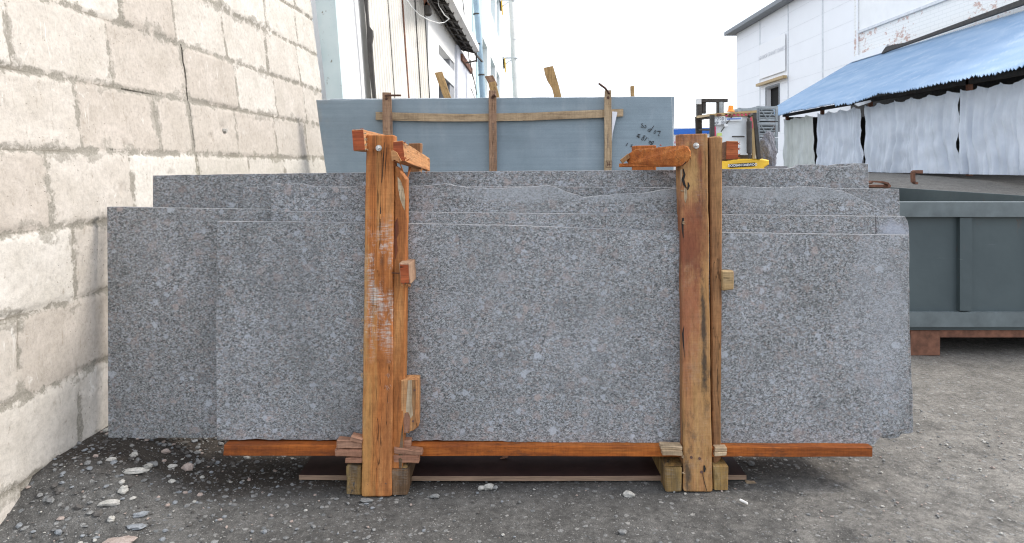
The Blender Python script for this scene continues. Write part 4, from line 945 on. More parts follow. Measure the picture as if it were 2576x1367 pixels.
# crate of battens holding the pack
ct = thing('batten_crate', 'pale wooden batten crate with bent rail nailed round the blue grey slabs', 'crate', (.1, YB-.05, 0))
def bat(name, pts4, Y, dep, mt, horiz=False, lab=None, n=8):
    """pts4: TL TR BR BL pixels"""
    TL, TR, BR, BL = [P(a, b, Y) for a, b in pts4]; d = Vector((0, dep, 0)); m = MB()
    if horiz: timber(m, [BL, TL, TL+d, BL+d], [BR, TR, TR+d, BR+d], n=n, jit=.002, ch=.05)
    else: timber(m, [BL, BR, BR+d, BL+d], [TL, TR, TR+d, TL+d], n=n, jit=.002, ch=.05)
    return m.obj(name, mt, ct, label=lab)
gy2 = HY+1.30*F/5.54
b1_ = bat('batten', ((961,233),(984,233),(1000,gy2),(972,gy2)), 5.54, .022, M['w_batt2']); b2_ = bat('batten', ((1229,228),(1249,228),(1251,gy2),(1233,gy2)), 5.54, .022, M['w_batt2']); b3_ = bat('batten', ((1521,227),(1538,227),(1541,gy2),(1519,gy2)), 5.54, .022, M['w_batt'])
# bent rail
m = MB(); cpts = [(945,282,302),(1020,284,304.5),(1100,286,306),(1180,287,306),(1260,285.5,305),(1340,284,303.5),(1420,280,300),(1500,277,297),(1568,274,293)]
off = rnd3(); vs = []; lc = []
for (x, a, b) in cpts:
    for (yy_, Y) in ((a, 5.566), (b, 5.566), (b, 5.59), (a, 5.59)): q = P(x, yy_, Y); vs.append(q); lc.append(Vector((q.z, q.y, q.x))+off)
fs = [(k*4+i, (k+1)*4+i, (k+1)*4+(i+1) % 4, k*4+(i+1) % 4) for k in range(len(cpts)-1) for i in range(4)]+[(0,1,2,3), tuple(reversed(range(len(vs)-4, len(vs))))]
m.add(vs, fs, lc); m.obj('bent_rail', M['w_batt'], ct)
Yr = 5.76
bat('rear_batten', ((1093,184),(1112,180),(1140,262),(1122,262)), Yr, .04, M['w_back']); bat('rear_batten', ((1219,192),(1240,189),(1252,214),(1234,219)), Yr, .04, M['w_batt2'], n=2)
bat('rear_batten', ((1228,209),(1246,205),(1262,262),(1242,262)), Yr, .04, M['w_back'], n=3); bat('rear_batten', ((1587,217),(1596,215.5),(1597,262),(1588,262)), Yr, .04, M['w_back'])
m = MB(); prism(m, [P(a, b, Yr) for a, b in ((1368,171),(1391,166),(1396,182),(1406,216),(1417,262),(1396,262),(1393,238),(1389,222),(1377,203),(1371,186))], (0, .03, 0), off=rnd3()); m.obj('rear_batten', M['w_back'], ct)
m = MB(); tube(m, [P(970,241,5.535), P(978,240.5,5.50), P(1008,240.5,5.44)], .009, 6); tube(m, [P(1507,211,5.42), P(1522,222,5.48), P(1533,236,5.535)], .009, 6); tube(m, [P(1240,243,5.535), P(1247,239,5.52)], .012, 6)
for (x, y) in ((972, 249), (1239, 246), (1530, 246)): tube(m, [P(x,y,5.541), P(x,y,5.534)], .012, 8)
pieces(m, 'nail', M['nail'], ct)
# stamped marks on battens (small illegible ink rows)
random.seed(11)
for par, x, y0_, y1_ in ((b1_, 983, 285, 336), (b2_, 1240, 310, 330), (b2_, 1245, 382, 412), (b3_, 1529, 338, 372)):
    m = MB(); y = y0_
    while y < y1_:
        s = random.uniform(1.2, 2.6); wd_ = random.uniform(1.2, 2.6); xx = x+(y-y0_)*.02
        prism(m, [P(xx-wd_, y, 5.5385), P(xx+wd_, y, 5.5385), P(xx+wd_, y+s*.45, 5.5385), P(xx-wd_, y+s*.45, 5.5385)], (0, .002, 0)); y += s*1.15
    m.obj('ink_stamp', plain('stamp_ink', (.16,.12,.10), .8), par)
m = MB()
for (a, b, c, d) in ((1524,405,1540,405.8), (1524,421,1540,421.8), (1524,405,1524.8,421.8), (1539.2,405,1540,421.8), (1528,408,1530,418), (1533,407,1534.5,419), (1529,413,1537,414.2)):
    prism(m, [P(a,b,5.5375), P(c,b,5.5375), P(c,d,5.5375), P(a,d,5.5375)], (0, .002, 0))
m.obj('ink_stamp', M['nail'], b3_)
m = MB(); prism(m, [P(1540,281,5.558), P(1551,281.5,5.558), P(1553,284,5.558), P(1548,306,5.558), P(1541,337,5.558), P(1539,362,5.558)], (0, .002, 0)); 
m.obj('packing_note', M['paper'], label='white paper note tucked behind the right batten of the blue slab crate', cat='paper', loc=P(1546,320,5.558))
m = MB(); 
for (x, y) in ((925, gy-12), (1240, gy-12), (1560, gy-12)): a = P(x, y, 5.55); box(m, (a.x-.06, 5.53, 0), (a.x+.06, 5.83, .036))
pieces(m, 'crate_foot', M['w_bear'], ct)

# ---------------------------------------------------------------- granite slabs
LN = .045; ZB = .17
def gslab(outl, amps, Y0, mat, label, dep=.027, step=7):
    o = resample(outl, step, amps)
    return slab2('granite_slab', o, Y0, LN, ZB, dep, [mat, M['gran_edge']], label=label, cat='granite slab', group='grey granite slabs leaning in the timber frames', loc=P((outl[0][0]+outl[1][0])/2, 1105, Y0), bev=.0013)
gslab([(546,557),(760,559),(1000,562),(1300,568),(1700,583),(2000,588),(2286,592),(2287,640),(2284,800),(2288,1000),(2283,1078),(2262,1082),(2250,1092),(2228,1096),(2214,1100),(2199,1121),(1900,1119),(1500,1115),(1200,1110),(900,1108),(545,1107),(543,830)],
      [.8,.8,.8,.8,.8,.8,.5,1,1,1,1,2,2,2,2,3,3,3.2,3.2,3,1,1], 2.76, M['gran_dust'], 'widest bright grey granite slab, frontmost against both timber posts')
gslab([(712,540),(722,532),(1060,534),(1400,538),(1800,540),(2276,545),(2283,556),(2287,575),(2288,800),(2293,950),(2297,1000),(2297,1088),(2290,1091),(2268,1092),(2262,1100),(2240,1104),(2222,1103),(2208,1096),(2100,1096),(700,1096)],
      [1,1,.9,.9,.9,.9,.5,1.6,1.6,1.6,1.6,1,2,2,3,3,2,1,1,1], 2.793, M['gran_corner'], 'granite slab second from the front with chipped upper right corner and dark pencil mark')
gslab([(681,463),(760,463),(800,471),(870,472),(930,463),(975,458),(1020,470),(1085,466),(1120,462),(1180,473),(1260,474),(1330,470),(1380,466),(1425,482),(1470,497),(1530,492),(1600,487),(1690,476),(1740,470),(1815,468),(1900,472),(2010,470),(2075,472),(2120,480),(2160,498),(2200,520),(2240,545),(2248,620),(2248,1060),(683,1060)],
      [2,2,2,2.5,3,3,3,3,3,3,3,3,3,3,3,2,2,2,2,2.5,2.5,2.5,3,3,3,2,1,1,1,.6], 2.826, M['gran_spall'], 'granite slab with a wavy broken top edge sloping down at the right')
gslab([(269,521),(420,523),(678,527),(1500,535),(1500,1070),(700,1090),(560,1090),(535,1102),(420,1103),(272,1105),(271,800)], [.8,.8,.8,1,1,1,2,3,3,1,.8], 2.859, M['gran'], 'granite slab reaching farthest left, its upper left corner beside the block wall')
gslab([(610,471),(690,470),(1300,470),(2110,474),(2262,476),(2264,600),(2264,1050),(612,1050)], [.6,.6,.6,.6,.8,.8,.6,.5], 2.892, M['gran_dark'], 'straight topped granite slab behind the broken one, its square corner beside the skip')
gslab([(384,442),(700,437),(1040,433),(1400,430),(1700,428),(1900,425),(1960,424),(1978,425),(1996,422),(2010,414.5),(2060,414),(2078,417),(2100,420),(2130,419),(2150,413),(2184,413),(2186,480),(2186,1045),(388,1045)],
      [.8,.8,.8,.8,.8,1.2,2,2,2,2,2,2,2,2,1,.6,.6,.5,.8], 2.925, M['gran_dark'], 'rearmost and tallest granite slab, its top edge broken at the right', dep=.028)
m = MB()
prism(m, [P(a, b, 2.99) for a, b in resample([(2085,424),(2092,416),(2110,413),(2140,412),(2176,411),(2180,440),(2084,440)], 6, [2,2,2,1,1,1,1])], (0, .03, 0), off=rnd3()); 
m.obj('granite_offcut', [M['gran_dark']], label='small broken granite piece behind the rearmost slab at its upper right corner', cat='granite piece', loc=P(2130, 440, 2.99))

# ---------------------------------------------------------------- orange plank under the slabs
m = MB(); d = Vector((0, .30, 0))
timber(m, [P(560,1147,2.72), P(562,1121,2.72), P(562,1121,2.72)+d, P(560,1147,2.72)+d], [P(2197,1150,2.72), P(2198,1126,2.72), P(2198,1126,2.72)+d, P(2197,1150,2.72)+d], n=60, jit=.0012, ch=.03)
m.obj('support_plank', M['w_board'], label='long deep orange plank lying under the granite slabs', cat='plank', loc=P(1380, 1147, 2.8))

# ---------------------------------------------------------------- timber frames
def tq(pts4, Ys, deps, horiz=False):
    """TL TR BR BL pixels with (Ytop, Ybottom) and depth -> (q0, q1) for timber()"""
    Yt, Yb_ = Ys; TL = P(*pts4[0], Yt); TR = P(*pts4[1], Yt); BR = P(*pts4[2], Yb_); BL = P(*pts4[3], Yb_); d = Vector((0, deps, 0))
    if horiz: return [BL, TL, TL+d, BL+d], [BR, TR, TR+d, BR+d]
    return [BL, BR, BR+d, BL+d], [TL, TR, TR+d, TL+d]
def T(name, parent, mat, pts4, Ys, dep, horiz=False, n=8, jit=.0015, ch=.07, lab=None):
    m = MB(); q0, q1 = tq(pts4, Ys, dep, horiz); timber(m, q0, q1, n=n, jit=jit, ch=ch); return m.obj(name, mat, parent, label=lab)
def cracks_part(parent, lines, Yf):
    """real splits: thin dark wedges sunk in the face"""
    m = MB()
    for ln in lines:
        n = len(ln); L_ = []; R_ = []
        for i, (a, b, w_) in enumerate(ln):
            L_.append(P(a-w_/2, b, Yf(b))); R_.append(P(a+w_/2, b, Yf(b)))
        pts = L_+list(reversed(R_)); prism(m, pts, (0, .003, 0))
    m.obj('split', M['black'], parent)
def fibres(parent, mat, spots, Yf, k=8, L_=10, name='splinters', seed=1, down=True):
    random.seed(seed); m = MB()
    for (x, y, r) in spots:
        for _ in range(k):
            a = (x+random.uniform(-r, r), y+random.uniform(-r, r)); ang = random.uniform(-.7, .7)+(math.pi/2 if down else 0); l_ = random.uniform(.4, 1)*L_
            Y = Yf(a[1]); b = (a[0]+math.cos(ang)*l_, a[1]+math.sin(ang)*l_)
            tube(m, [P(a[0], a[1], Y), P((a[0]+b[0])/2, (a[1]+b[1])/2, Y-.003), P(b[0], b[1], Y-.002)], [.0012, .001, .0004], 4)
    m.obj(name, mat, parent)
def bolt(parent, px, py, Y):
    b_ = None; c = P(px, py, Y)
    m = MB(); tube(m, [c+Vector((0, .004, 0)), c+Vector((0, -.003, 0))], .0125, 18); bo_ = m.obj('bolt', M['steel'], parent)
    m = MB(); tube(m, [c+Vector((0, -.003, 0)), c+Vector((0, -.011, 0))], .0105, 6); m.obj('nut', M['steel'], bo_)
    m = MB(); tube(m, [c+Vector((0, -.011, 0)), c+Vector((0, -.018, 0)), c+Vector((0, -.0195, 0))], [.006, .006, .0045], 12); m.obj('bolt_end', M['steel'], bo_)
def nails(parent, pts, Yf, r=.0055):
    for (x, y) in pts:
        m = MB(); Y = Yf(y); tube(m, [P(x, y, Y+.004), P(x, y, Y-.0015)], r, 10); m.obj('nail_head', M['nail'], parent)
# --- left frame
lf = thing('timber_frame', 'left orange timber frame with a bolted post holding the granite slabs', 'timber frame', P(948, 1250, 2.66), 'timber frames holding the granite slabs')
yl = lambda py: 2.65+(2.775-2.65)*(1250-py)/(1250-340)
po = T('post', lf, M['w_post'], ((921,341),(992,340),(985,1250),(909,1250)), (2.775, 2.646), .078, n=50, jit=.0018, ch=.05)
cracks_part(po, [[(967,358,.5),(964,400,2.4),(962,440,1.6),(958,490,2),(957,540,2.2),(955,580,.5)], [(973,370,.4),(970,410,1.4),(968,450,.4)],
                 [(951,990,.4),(949,1060,1.8),(946,1130,2.4),(944,1190,1.4),(940,1248,2)], [(965,1090,.5),(962,1150,2.2),(958,1200,.8)], [(984.6,700,1),(984,900,1.5),(982,1170,1)],
                 [(977,1130,.5),(974,1170,3),(972,1200,5),(974,1225,7),(977,1248,5)], [(937,730,.4),(934,770,1.2),(930,800,1.8),(926,840,.4)]], lambda y: yl(y)-.0022)
fibres(po, M['w_shim'], [(977, 905, 3), (976, 940, 4), (975, 970, 5), (976, 1010, 4), (974, 1040, 4), (973, 1075, 5), (972, 1100, 4)], lambda y: yl(y)-.002, 12, 16, seed=2)
fibres(po, M['w_batt'], [(910, 880, 1), (911, 940, 1), (913, 800, 1)], lambda y: yl(y)-.001, 5, 14, seed=3)
fibres(po, M['w_beam'], [(925, 342, 2), (950, 340, 3), (986, 341, 3)], lambda y: yl(y)+.02, 4, 6, seed=4, down=False)
bolt(po, 953, 373, yl(373)-.003)
nails(po, [(927, 1167), (960, 1168), (926, 1216), (972, 1215)], lambda y: yl(y)-.001)
yb2 = lambda py: 2.672+(2.765-2.672)*(1180-py)/(1180-430)
m = MB(); pts = [(994,418),(1003,424),(1014,440),(1023,452),(1023,520),(1021,700),(1019,900),(1016,1060),(1013,1172),(1010,1181),(985,1180),(984,1100),(988,800),(991,600),(993,480)]
o3 = [P(a, b, yb2(b)) for a, b in resample(pts, 14, .7)]
prism(m, o3, (0, .06, 0), off=rnd3(), bev=.004); sp_ = m.obj('side_post', M['w_side'], lf)
m = MB(); pts = [(1000,445),(1008,455),(1015,475),(1019,500),(1018,530),(1013,520),(1006,500),(1001,470)]; prism(m, [P(a, b, yb2(b)-.0015) for a, b in pts], (0, .003, 0), off=rnd3()); m.obj('bark_scar', M['w_peel'], sp_)
m = MB(); pts = [(993,560),(1000,548),(1004,585),(998,600),(1001,630),(994,655),(992,610)]; prism(m, [P(a, b, yb2(b)-.0012) for a, b in pts], (0, .003, 0), off=rnd3()); m.obj('burnt_knot', wood('dark_red_knot', ((.03,.012,.008), (.14,.04,.018), (.24,.075,.025)), .7, 0, stain_col=(.02,.01,.008)), sp_)
m = MB(); pts = [(1004,1178),(1002,1150),(1008,1100),(1014,1060),(1014,1120),(1011,1178)]; prism(m, [P(a, b, yb2(b)-.0012) for a, b in pts], (0, .003, 0), off=rnd3()); m.obj('bark_scar', M['w_bear2'], sp_)
# top cross beams
def H(name, parent, mats, near, Yn, far, Yf_, n=8, jit=.002, ch=.05):
    """near / far: TL TR BR BL pixels; end quad has its own red end grain"""
    a = [P(x, y, Yn) for x, y in near]; b = [P(x, y, Yf_) for x, y in far]; m = MB(); timber(m, a, b, n=n, jit=jit, ch=ch)
    o_ = m.obj(name, mats[0], parent)
    if len(mats) > 1:
        c_ = sum(a, Vector())/4; m = MB(); prism(m, [c_+(p_-c_)*.955+Vector((0, -.0025, 0)) for p_ in a], (0, .004, 0), off=rnd3(), axis='x'); m.obj('end_grain', mats[1], o_)
    return o_
h1 = H('cross_beam', lf, (M['w_beam'], M['w_end']), ((885,328),(914,326),(919,379),(889,380)), 2.735, ((945,342),(969,340),(972,384),(948,385)), 3.25)
fibres(h1, M['w_batt'], [(916, 335, 2), (918, 350, 2), (919, 365, 2), (919, 376, 2)], lambda y: 2.735, 6, 8, seed=6, down=False)
fibres(h1, M['w_end'], [(890, 329, 3), (903, 327, 4), (912, 327, 3)], lambda y: 2.74, 3, 5, seed=7, down=False)
h2 = H('cross_beam', lf, (M['w_beam'], M['w_end']), ((989,357),(1013.5,354),(1019,406),(990,408)), 2.69, ((1062,396),(1080.5,400),(1081,432),(1063,430)), 3.27, jit=.0025)
m = MB(); prism(m, [P(a, b, 2.672) for a, b in ((983,380),(988,378),(998,384),(1003,394),(1009,405),(1004,409),(992,402),(986,406))], (0, .014, 0), off=rnd3()); m.obj('broken_chip', M['w_beam'], h2)
fibres(h2, M['w_end'], [(1018, 400, 3), (1024, 402, 3), (1016, 360, 1.5), (1002, 408, 4)], lambda y: 2.69, 7, 7, seed=8, down=False)
fibres(h2, M['w_beam'], [(1040, 420, 5), (1060, 428, 4), (1050, 385, 4), (1078, 402, 3), (1074, 430, 3)], lambda y: 2.95, 6, 7, seed=9)
m = MB(); tube(m, [P(1006,410,2.70), P(1011,424,2.71), P(1016,436,2.72)], [.002,.003,.001], 5); timber(m, [P(1028,420,2.9), P(1035,422,2.9), P(1035,422,2.93), P(1028,420,2.93)], [P(1022,455,2.85), P(1024,456,2.85), P(1024,456,2.86), P(1022,455,2.86)], n=2, jit=.001); pieces(m, 'hanging_splinter', M['w_side'], h2)
T('back_post', lf, M['w_side2'], ((1027,362),(1058,361),(1056,920),(1028,920)), (3.34, 3.34), .07, n=10)
# blocks nailed to the side
b_ = T('block', lf, M['w_batt2'], ((1003,663),(1031,664),(1034,716),(1007,715)), (2.655, 2.655), .16, n=4, jit=.003)
m = MB(); prism(m, [P(a, b, 2.651) for a, b in ((1006,666),(1027,667),(1029,712),(1024,714),(1020,711),(1015,716),(1011,712),(1008,712))], (0, .004, 0), off=rnd3(), axis='x'); m.obj('end_grain', M['w_end'], b_)
fibres(b_, M['w_beam'], [(1012, 716, 3), (1024, 716, 3), (1030, 716, 2)], lambda y: 2.655, 6, 9, seed=12)
m = MB(); tube(m, [P(986, 687, 2.715), P(1004, 688, 2.66)], .0025, 6); m.obj('nail', M['nail'], b_)
m = MB(); pts = [(1009,958),(1024,954),(1048,954),(1053,956),(1053,1010),(1052,1074),(1044,1081),(1038,1085),(1030,1087),(1029,1091),(1009,1090),(1008,1030)]
prism(m, [P(a, b, 2.69) for a, b in resample(pts, 12, .8)], (0, .055, 0), off=rnd3(), bev=.003); pk = m.obj('nailed_slat', M['w_beam'], lf)
m = MB(); prism(m, [P(a, b, 2.688) for a, b in ((1026,958),(1036,957),(1037,985),(1036,1012),(1039,1044),(1033,1054),(1028,1038),(1021,1037),(1023,1005),(1025,975))], (0, .004, 0), off=rnd3()); m.obj('bark_scar', M['w_peel'], pk)
m = MB(); prism(m, [P(a, b, 2.6885) for a, b in ((1037,956),(1045,956),(1046,1000),(1043,1050),(1042,1080),(1037,1084),(1038,1045),(1036,1010),(1038,980))], (0, .003, 0), off=rnd3()); m.obj('bark_strip', M['w_side2'], pk)
m = MB(); prism(m, [P(a, b, 2.6886) for a, b in ((1018,1040),(1026,1038),(1031,1050),(1030,1083),(1024,1089),(1011,1089),(1014,1062))], (0, .003, 0), off=rnd3()); m.obj('torn_face', M['w_shim'], pk)
nails(pk, [(1043, 982), (1039, 1060)], lambda y: 2.688, .0045)
# wedges and bearers
for pts, Y in ((((847,1107),(912,1110),(912,1131),(847,1129)), 2.668), (((843,1131),(912,1133),(912,1150),(844,1147)), 2.665), (((868,1153),(912,1152),(912,1165),(867,1166)), 2.668), (((884,1098),(912,1106),(910,1120),(880,1112)), 2.655),
               (((990,1108),(1034,1109),(1033,1129),(990,1130)), 2.69), (((990,1127),(1060,1138),(1061,1147),(990,1142)), 2.668), (((990,1143),(1053,1144),(1054,1167),(990,1165)), 2.672)):
    T('wedge', lf, M['w_shim'], pts, (Y, Y), .045, horiz=True, n=5, jit=.0035, ch=.12)
cracks_part(lf, [[(848,1131,1),(850,1131,1)]], lambda y: 2.66)
bL = T('bearer', lf, M['w_bear'], ((871,1173),(908,1176),(909,1249),(870,1247)), (2.66, 2.66), .70, n=4, jit=.003, ch=.08)
bR = T('bearer', lf, M['w_bear2'], ((984,1182),(1025,1182),(1026,1247),(986,1248)), (2.66, 2.66), .70, n=4, jit=.003, ch=.08)
T('rear_bearer_cap', lf, M['w_bear'], ((991,1166),(1024,1166),(1026,1180),(984,1181)), (2.70, 2.67), .6, n=2, jit=.002)
# --- right frame
rf_ = thing('timber_frame', 'right brown and yellow timber frame with a long rounded beam across its post', 'timber frame', P(1755, 1238, 2.69), 'timber frames holding the granite slabs')
yr = lambda py: 2.686+(2.80-2.686)*(1238-py)/(1238-337)
po = T('post', rf_, M['w_post2'], ((1711,338),(1780,337),(1792,1238),(1721,1238)), (2.80, 2.686), .078, n=50, jit=.0022, ch=.06)
cracks_part(po, [[(1719,425,2),(1722,440,5),(1718,452,7),(1722,466,6),(1727,474,2)], [(1731,459,2),(1733,468,5),(1730,478,3)], [(1722,535,1),(1719,545,5),(1717,565,5),(1718,585,3),(1720,600,.5)], [(1721,820,.5),(1718,840,4),(1720,870,3),(1722,900,.4)],
                 [(1768,1185,.5),(1769,1200,1),(1774,1220,1.2),(1779,1237,1)], [(1772,1172,3),(1773,1180,6),(1772,1188,3)]], lambda y: yr(y)-.0025)
m = MB()
for pts in (((1722,472),(1728,478),(1729,498),(1724,512),(1721,500)), ((1712,428),(1717,425),(1715,445),(1713,470))): prism(m, [P(a, b, yr(b)-.002) for a, b in pts], (0, .004, 0), off=rnd3())
pieces(m, 'torn_wood', M['w_peel'], po)
fibres(po, M['w_batt'], [(1716, 1150, 2), (1716, 1190, 2), (1714, 480, 2), (1717, 560, 2)], lambda y: yr(y)-.001, 6, 9, seed=21, down=False)
bolt(po, 1751, 367, yr(367)-.003)
nails(po, [(1739, 1151), (1760, 1154), (1765, 1188)], lambda y: yr(y)-.001)
ys2 = lambda py: 2.73+(2.80-2.73)*(1168-py)/(1168-344)
m = MB(); pts = [(1785,346),(1800,343),(1812,343),(1818,347),(1817,500),(1816,800),(1814,1000),(1814,1157),(1806,1165),(1800,1168),(1793,1168),(1790,900),(1788,600)]
prism(m, [P(a, b, ys2(b)) for a, b in resample(pts, 16, .6)], (0, .055, 0), off=rnd3(), bev=.005); m.obj('side_post', M['w_side2'], rf_)
hb = H('cross_beam', rf_, (M['w_side2'], M['w_end']), ((1827,355),(1857,356),(1857,401),(1826,402)), 2.79, ((1800,366),(1826,367),(1826,405),(1800,406)), 3.3)
fibres(hb, M['w_end'], [(1857, 362, 1), (1857, 375, 1), (1857, 390, 1.5), (1857, 398, 1)], lambda y: 2.79, 6, 6, seed=22, down=False)
# long rounded beam
pts = [(1580,388),(1600,375),(1650,372),(1685,368),(1720,366),(1731,369),(1738,381),(1738,394),(1731,407),(1717,418),(1700,420),(1640,421),(1598,421),(1557,421),(1557,412),(1580,411),(1572,400)]
Yl = lambda px: 2.68+(1738-px)/180*.42
m = MB(); o3 = []
for a, b in resample(pts, 8, .7): o3.append(P(a, b, Yl(a)))
prism(m, o3, (.02, .075, 0), off=rnd3(), axis='x', bev=.004); lb = m.obj('long_beam', M['w_long'], rf_, label='long beam with a rounded sawn end and splintered tip')
m = MB(); prism(m, [P(a, b, Yl(1580)-.01) for a, b in ((1561,403),(1581,387),(1586,396),(1567,412))], (0, .02, 0), off=rnd3()); m.obj('split_tip', M['w_side2'], lb)
cracks_part(lb, [[(1733,398,.5),(1728,405,2.2),(1722,412,2.5),(1715,418,.8)]], lambda y: Yl(1726)-.004)
fibres(lb, M['w_end'], [(1658, 372, 2), (1660, 366, 1)], lambda y: Yl(1660)+.02, 6, 6, seed=23, down=False)
fibres(lb, M['w_beam'], [(1610, 375, 6), (1640, 373, 6), (1690, 368, 6), (1715, 366, 3)], lambda y: Yl(1650), 5, 5, seed=24, down=False)
m = MB(); 
for (x, y) in ((1686, 397), (1690, 396)): tube(m, [P(x, y, Yl(x)+.003), P(x, y, Yl(x)-.002)], .004, 8)
pieces(m, 'nail_head', M['nail'], lb)
T('back_post', rf_, M['w_long'], ((1595,367),(1652,366),(1650,980),(1596,980)), (3.34, 3.34), .07, n=10)
T('back_post_foot', rf_, M['w_side2'], ((1594,980),(1652,980),(1652,1077),(1594,1077)), (3.34, 3.34), .05, n=2)
b_ = T('block', rf_, M['w_block'], ((1817,682),(1846,682),(1846,729),(1818,731)), (2.75, 2.75), .12, n=4, jit=.002)
m = MB(); prism(m, [P(a, b, 2.747) for a, b in ((1819,684),(1844,684),(1844,727),(1820,729))], (0, .004, 0), off=rnd3(), axis='x'); m.obj('end_grain', M['w_block'], b_)
for pts, Y in ((((1664,1123),(1716,1125),(1716,1134),(1664,1133)), 2.70), (((1665,1135),(1716,1136),(1716,1147),(1666,1147)), 2.69), (((1800,1128),(1829,1127),(1829,1137),(1800,1138)), 2.70), (((1800,1139),(1830,1138),(1829,1147),(1800,1148)), 2.695)):
    T('wedge', rf_, M['w_batt'], pts, (Y, Y), .04, horiz=True, n=4, jit=.003, ch=.12)
T('bearer', rf_, M['w_bear'], ((1672,1173),(1715,1175),(1714,1237),(1674,1237)), (2.69, 2.69), .68, n=4, jit=.003, ch=.08)
T('bearer', rf_, M['w_bear'], ((1794,1173),(1832,1174),(1830,1236),(1794,1236)), (2.70, 2.70), .68, n=4, jit=.003, ch=.08)
T('bearer_cap', rf_, M['w_bear'], ((1672,1149),(1716,1150),(1715,1174),(1672,1174)), (2.78, 2.69), .55, n=2, jit=.002)

# ---------------------------------------------------------------- plywood strip on the ground
pw = thing('plywood_strip', 'dark film faced plywood strip lying on the ground under the slabs', 'plywood', P(1320, 1222, 2.75))
Yp_ = 2.765
def py_on(a, z, Y): return HY+(HC-z)*F/Y
m = MB(); xa, xb_ = P(748, 0, Yp_).x, P(1882, 0, Yp_).x; N = 60; vs = []; lc = []
for i in range(N+1):
    x = xa+(xb_-xa)*i/N; bow = .012*math.sin(i/N*math.pi)*1.0; yf = Yp_+.02-.02*math.sin(i/N*math.pi); zb0 = .002+.004*math.sin(i/N*3)
    endj = mn.noise(Vector((i*.9, 0, 0)))*.004
    for (yy_, zz_) in ((yf, zb0), (yf, zb0+.019), (yf+.24+endj, zb0+.019), (yf+.24+endj, zb0)): vs.append(Vector((x, yy_, zz_))); lc.append(Vector((x, yy_, zz_-zb0+10)))
m.add(vs, [], lc); fs_top = []; 
for k in range(N):
    for i in range(4):
        m.f.append([k*4+i, (k+1)*4+i, (k+1)*4+(i+1) % 4, k*4+(i+1) % 4]); m.mi.append(1 if i == 1 else 0)
m.f.append([0,1,2,3]); m.mi.append(0); m.f.append([4*N+3,4*N+2,4*N+1,4*N]); m.mi.append(0)
m.obj('board', [M['ply'], M['film']], pw)
m = MB(); prism(m, [P(a, b, 2.77) for a, b in ((1878,1214),(1900,1216),(1935,1219),(1947,1221),(1900,1222),(1878,1222))], (0, .02, 0), off=rnd3(), axis='x'); m.obj('split_veneer', M['w_batt'], pw)

# ---------------------------------------------------------------- stones and litter
def rock(m, c, rx, ry, rz, rot=0, seed=0, n=7, mi=0):
    vv = []; ff = []
    for i in range(n+1):
        th_ = math.pi*i/n
        for j in range(n*2):
            ph = math.pi*j/n; d_ = Vector((math.sin(th_)*math.cos(ph), math.sin(th_)*math.sin(ph), math.cos(th_)))
            q = 1+mn.noise(d_*1.3+Vector((seed*7.1, 0, 0)))*.45+mn.noise(d_*4+Vector((seed, 3, 0)))*.12
            x, y = d_.x*rx*q, d_.y*ry*q
            vv.append(Vector(c)+Vector((x*math.cos(rot)-y*math.sin(rot), x*math.sin(rot)+y*math.cos(rot), d_.z*rz*q)))
    for i in range(n):
        for j in range(n*2): ff.append((i*n*2+j, (i+1)*n*2+j, (i+1)*n*2+(j+1) % (n*2), i*n*2+(j+1) % (n*2)))
    m.add(vv, ff, mi=mi)
D2 = lambda zx, zy: ((400+zx/2.733)*.6359, (1650+zy/2.733)*.6359)
rocks = [((350, 575), .052, .016, .010, .25, 'st1', 'long pale flat stone lying in the dark gravel under the left slab'),
         ((512, 525), .018, .015, .011, 0, 'st1', 'round pale stone touching the right end of the long flat stone'),
         ((560, 500), .018, .016, .010, .4, 'st2', 'brownish stone just behind the round pale stone'),
         ((770, 525), .017, .013, .010, 0, 'st1', 'white rounded stone alone midway under the left slab'),
         ((940, 545), .024, .018, .016, .3, 'st3', 'pinkish stone with a red spot left of the orange plank'),
         ((355, 400), .015, .013, .010, .2, 'st1', 'pale stone in the row of stones deep under the left slab'),
         ((110, 445), .018, .010, .008, .3, 'st1', 'small pale stone near the left end of the slabs'),
         ((245, 785), .017, .015, .015, .9, 'st1', 'pale angular stone standing on the asphalt at the far left'),
         ((95, 925), .036, .013, .010, .35, 'st1', 'long pale stone at the left margin below the slabs'),
         ((430, 1045), .026, .012, .010, .35, 'st4', 'white and blue chipped stone near the lower left corner'),
         ((380, 1175), .032, .016, .008, .15, 'st4', 'flat blue grey stone near the lower left corner'),
         ((110, 1095), .012, .014, .010, .2, 'st1', 'small pale cube-like stone at the lower left margin'),
         ((700, 365), .016, .011, .009, .2, 'st3', 'tan stone deep in the shade between the pink stone and the slab'),
         ((1050, 475), .012, .010, .009, 0, 'st2', 'small grey stone just left of the orange plank end'),
         ((180, 1340), .050, .026, .010, .2, 'st3', 'broad tan flat stone at the bottom left corner'),
         ((762, 685), .014, .010, .008, .2, 'st1', 'pale pebble on the asphalt below the white rounded stone')]
E2 = lambda zx, zy: ((1300+zx/2.485)*.6359, (1500+zy/2.485)*.6359)
E3 = lambda zx, zy: (1271.8+.2715*zx, 1017.4+.2715*zy)
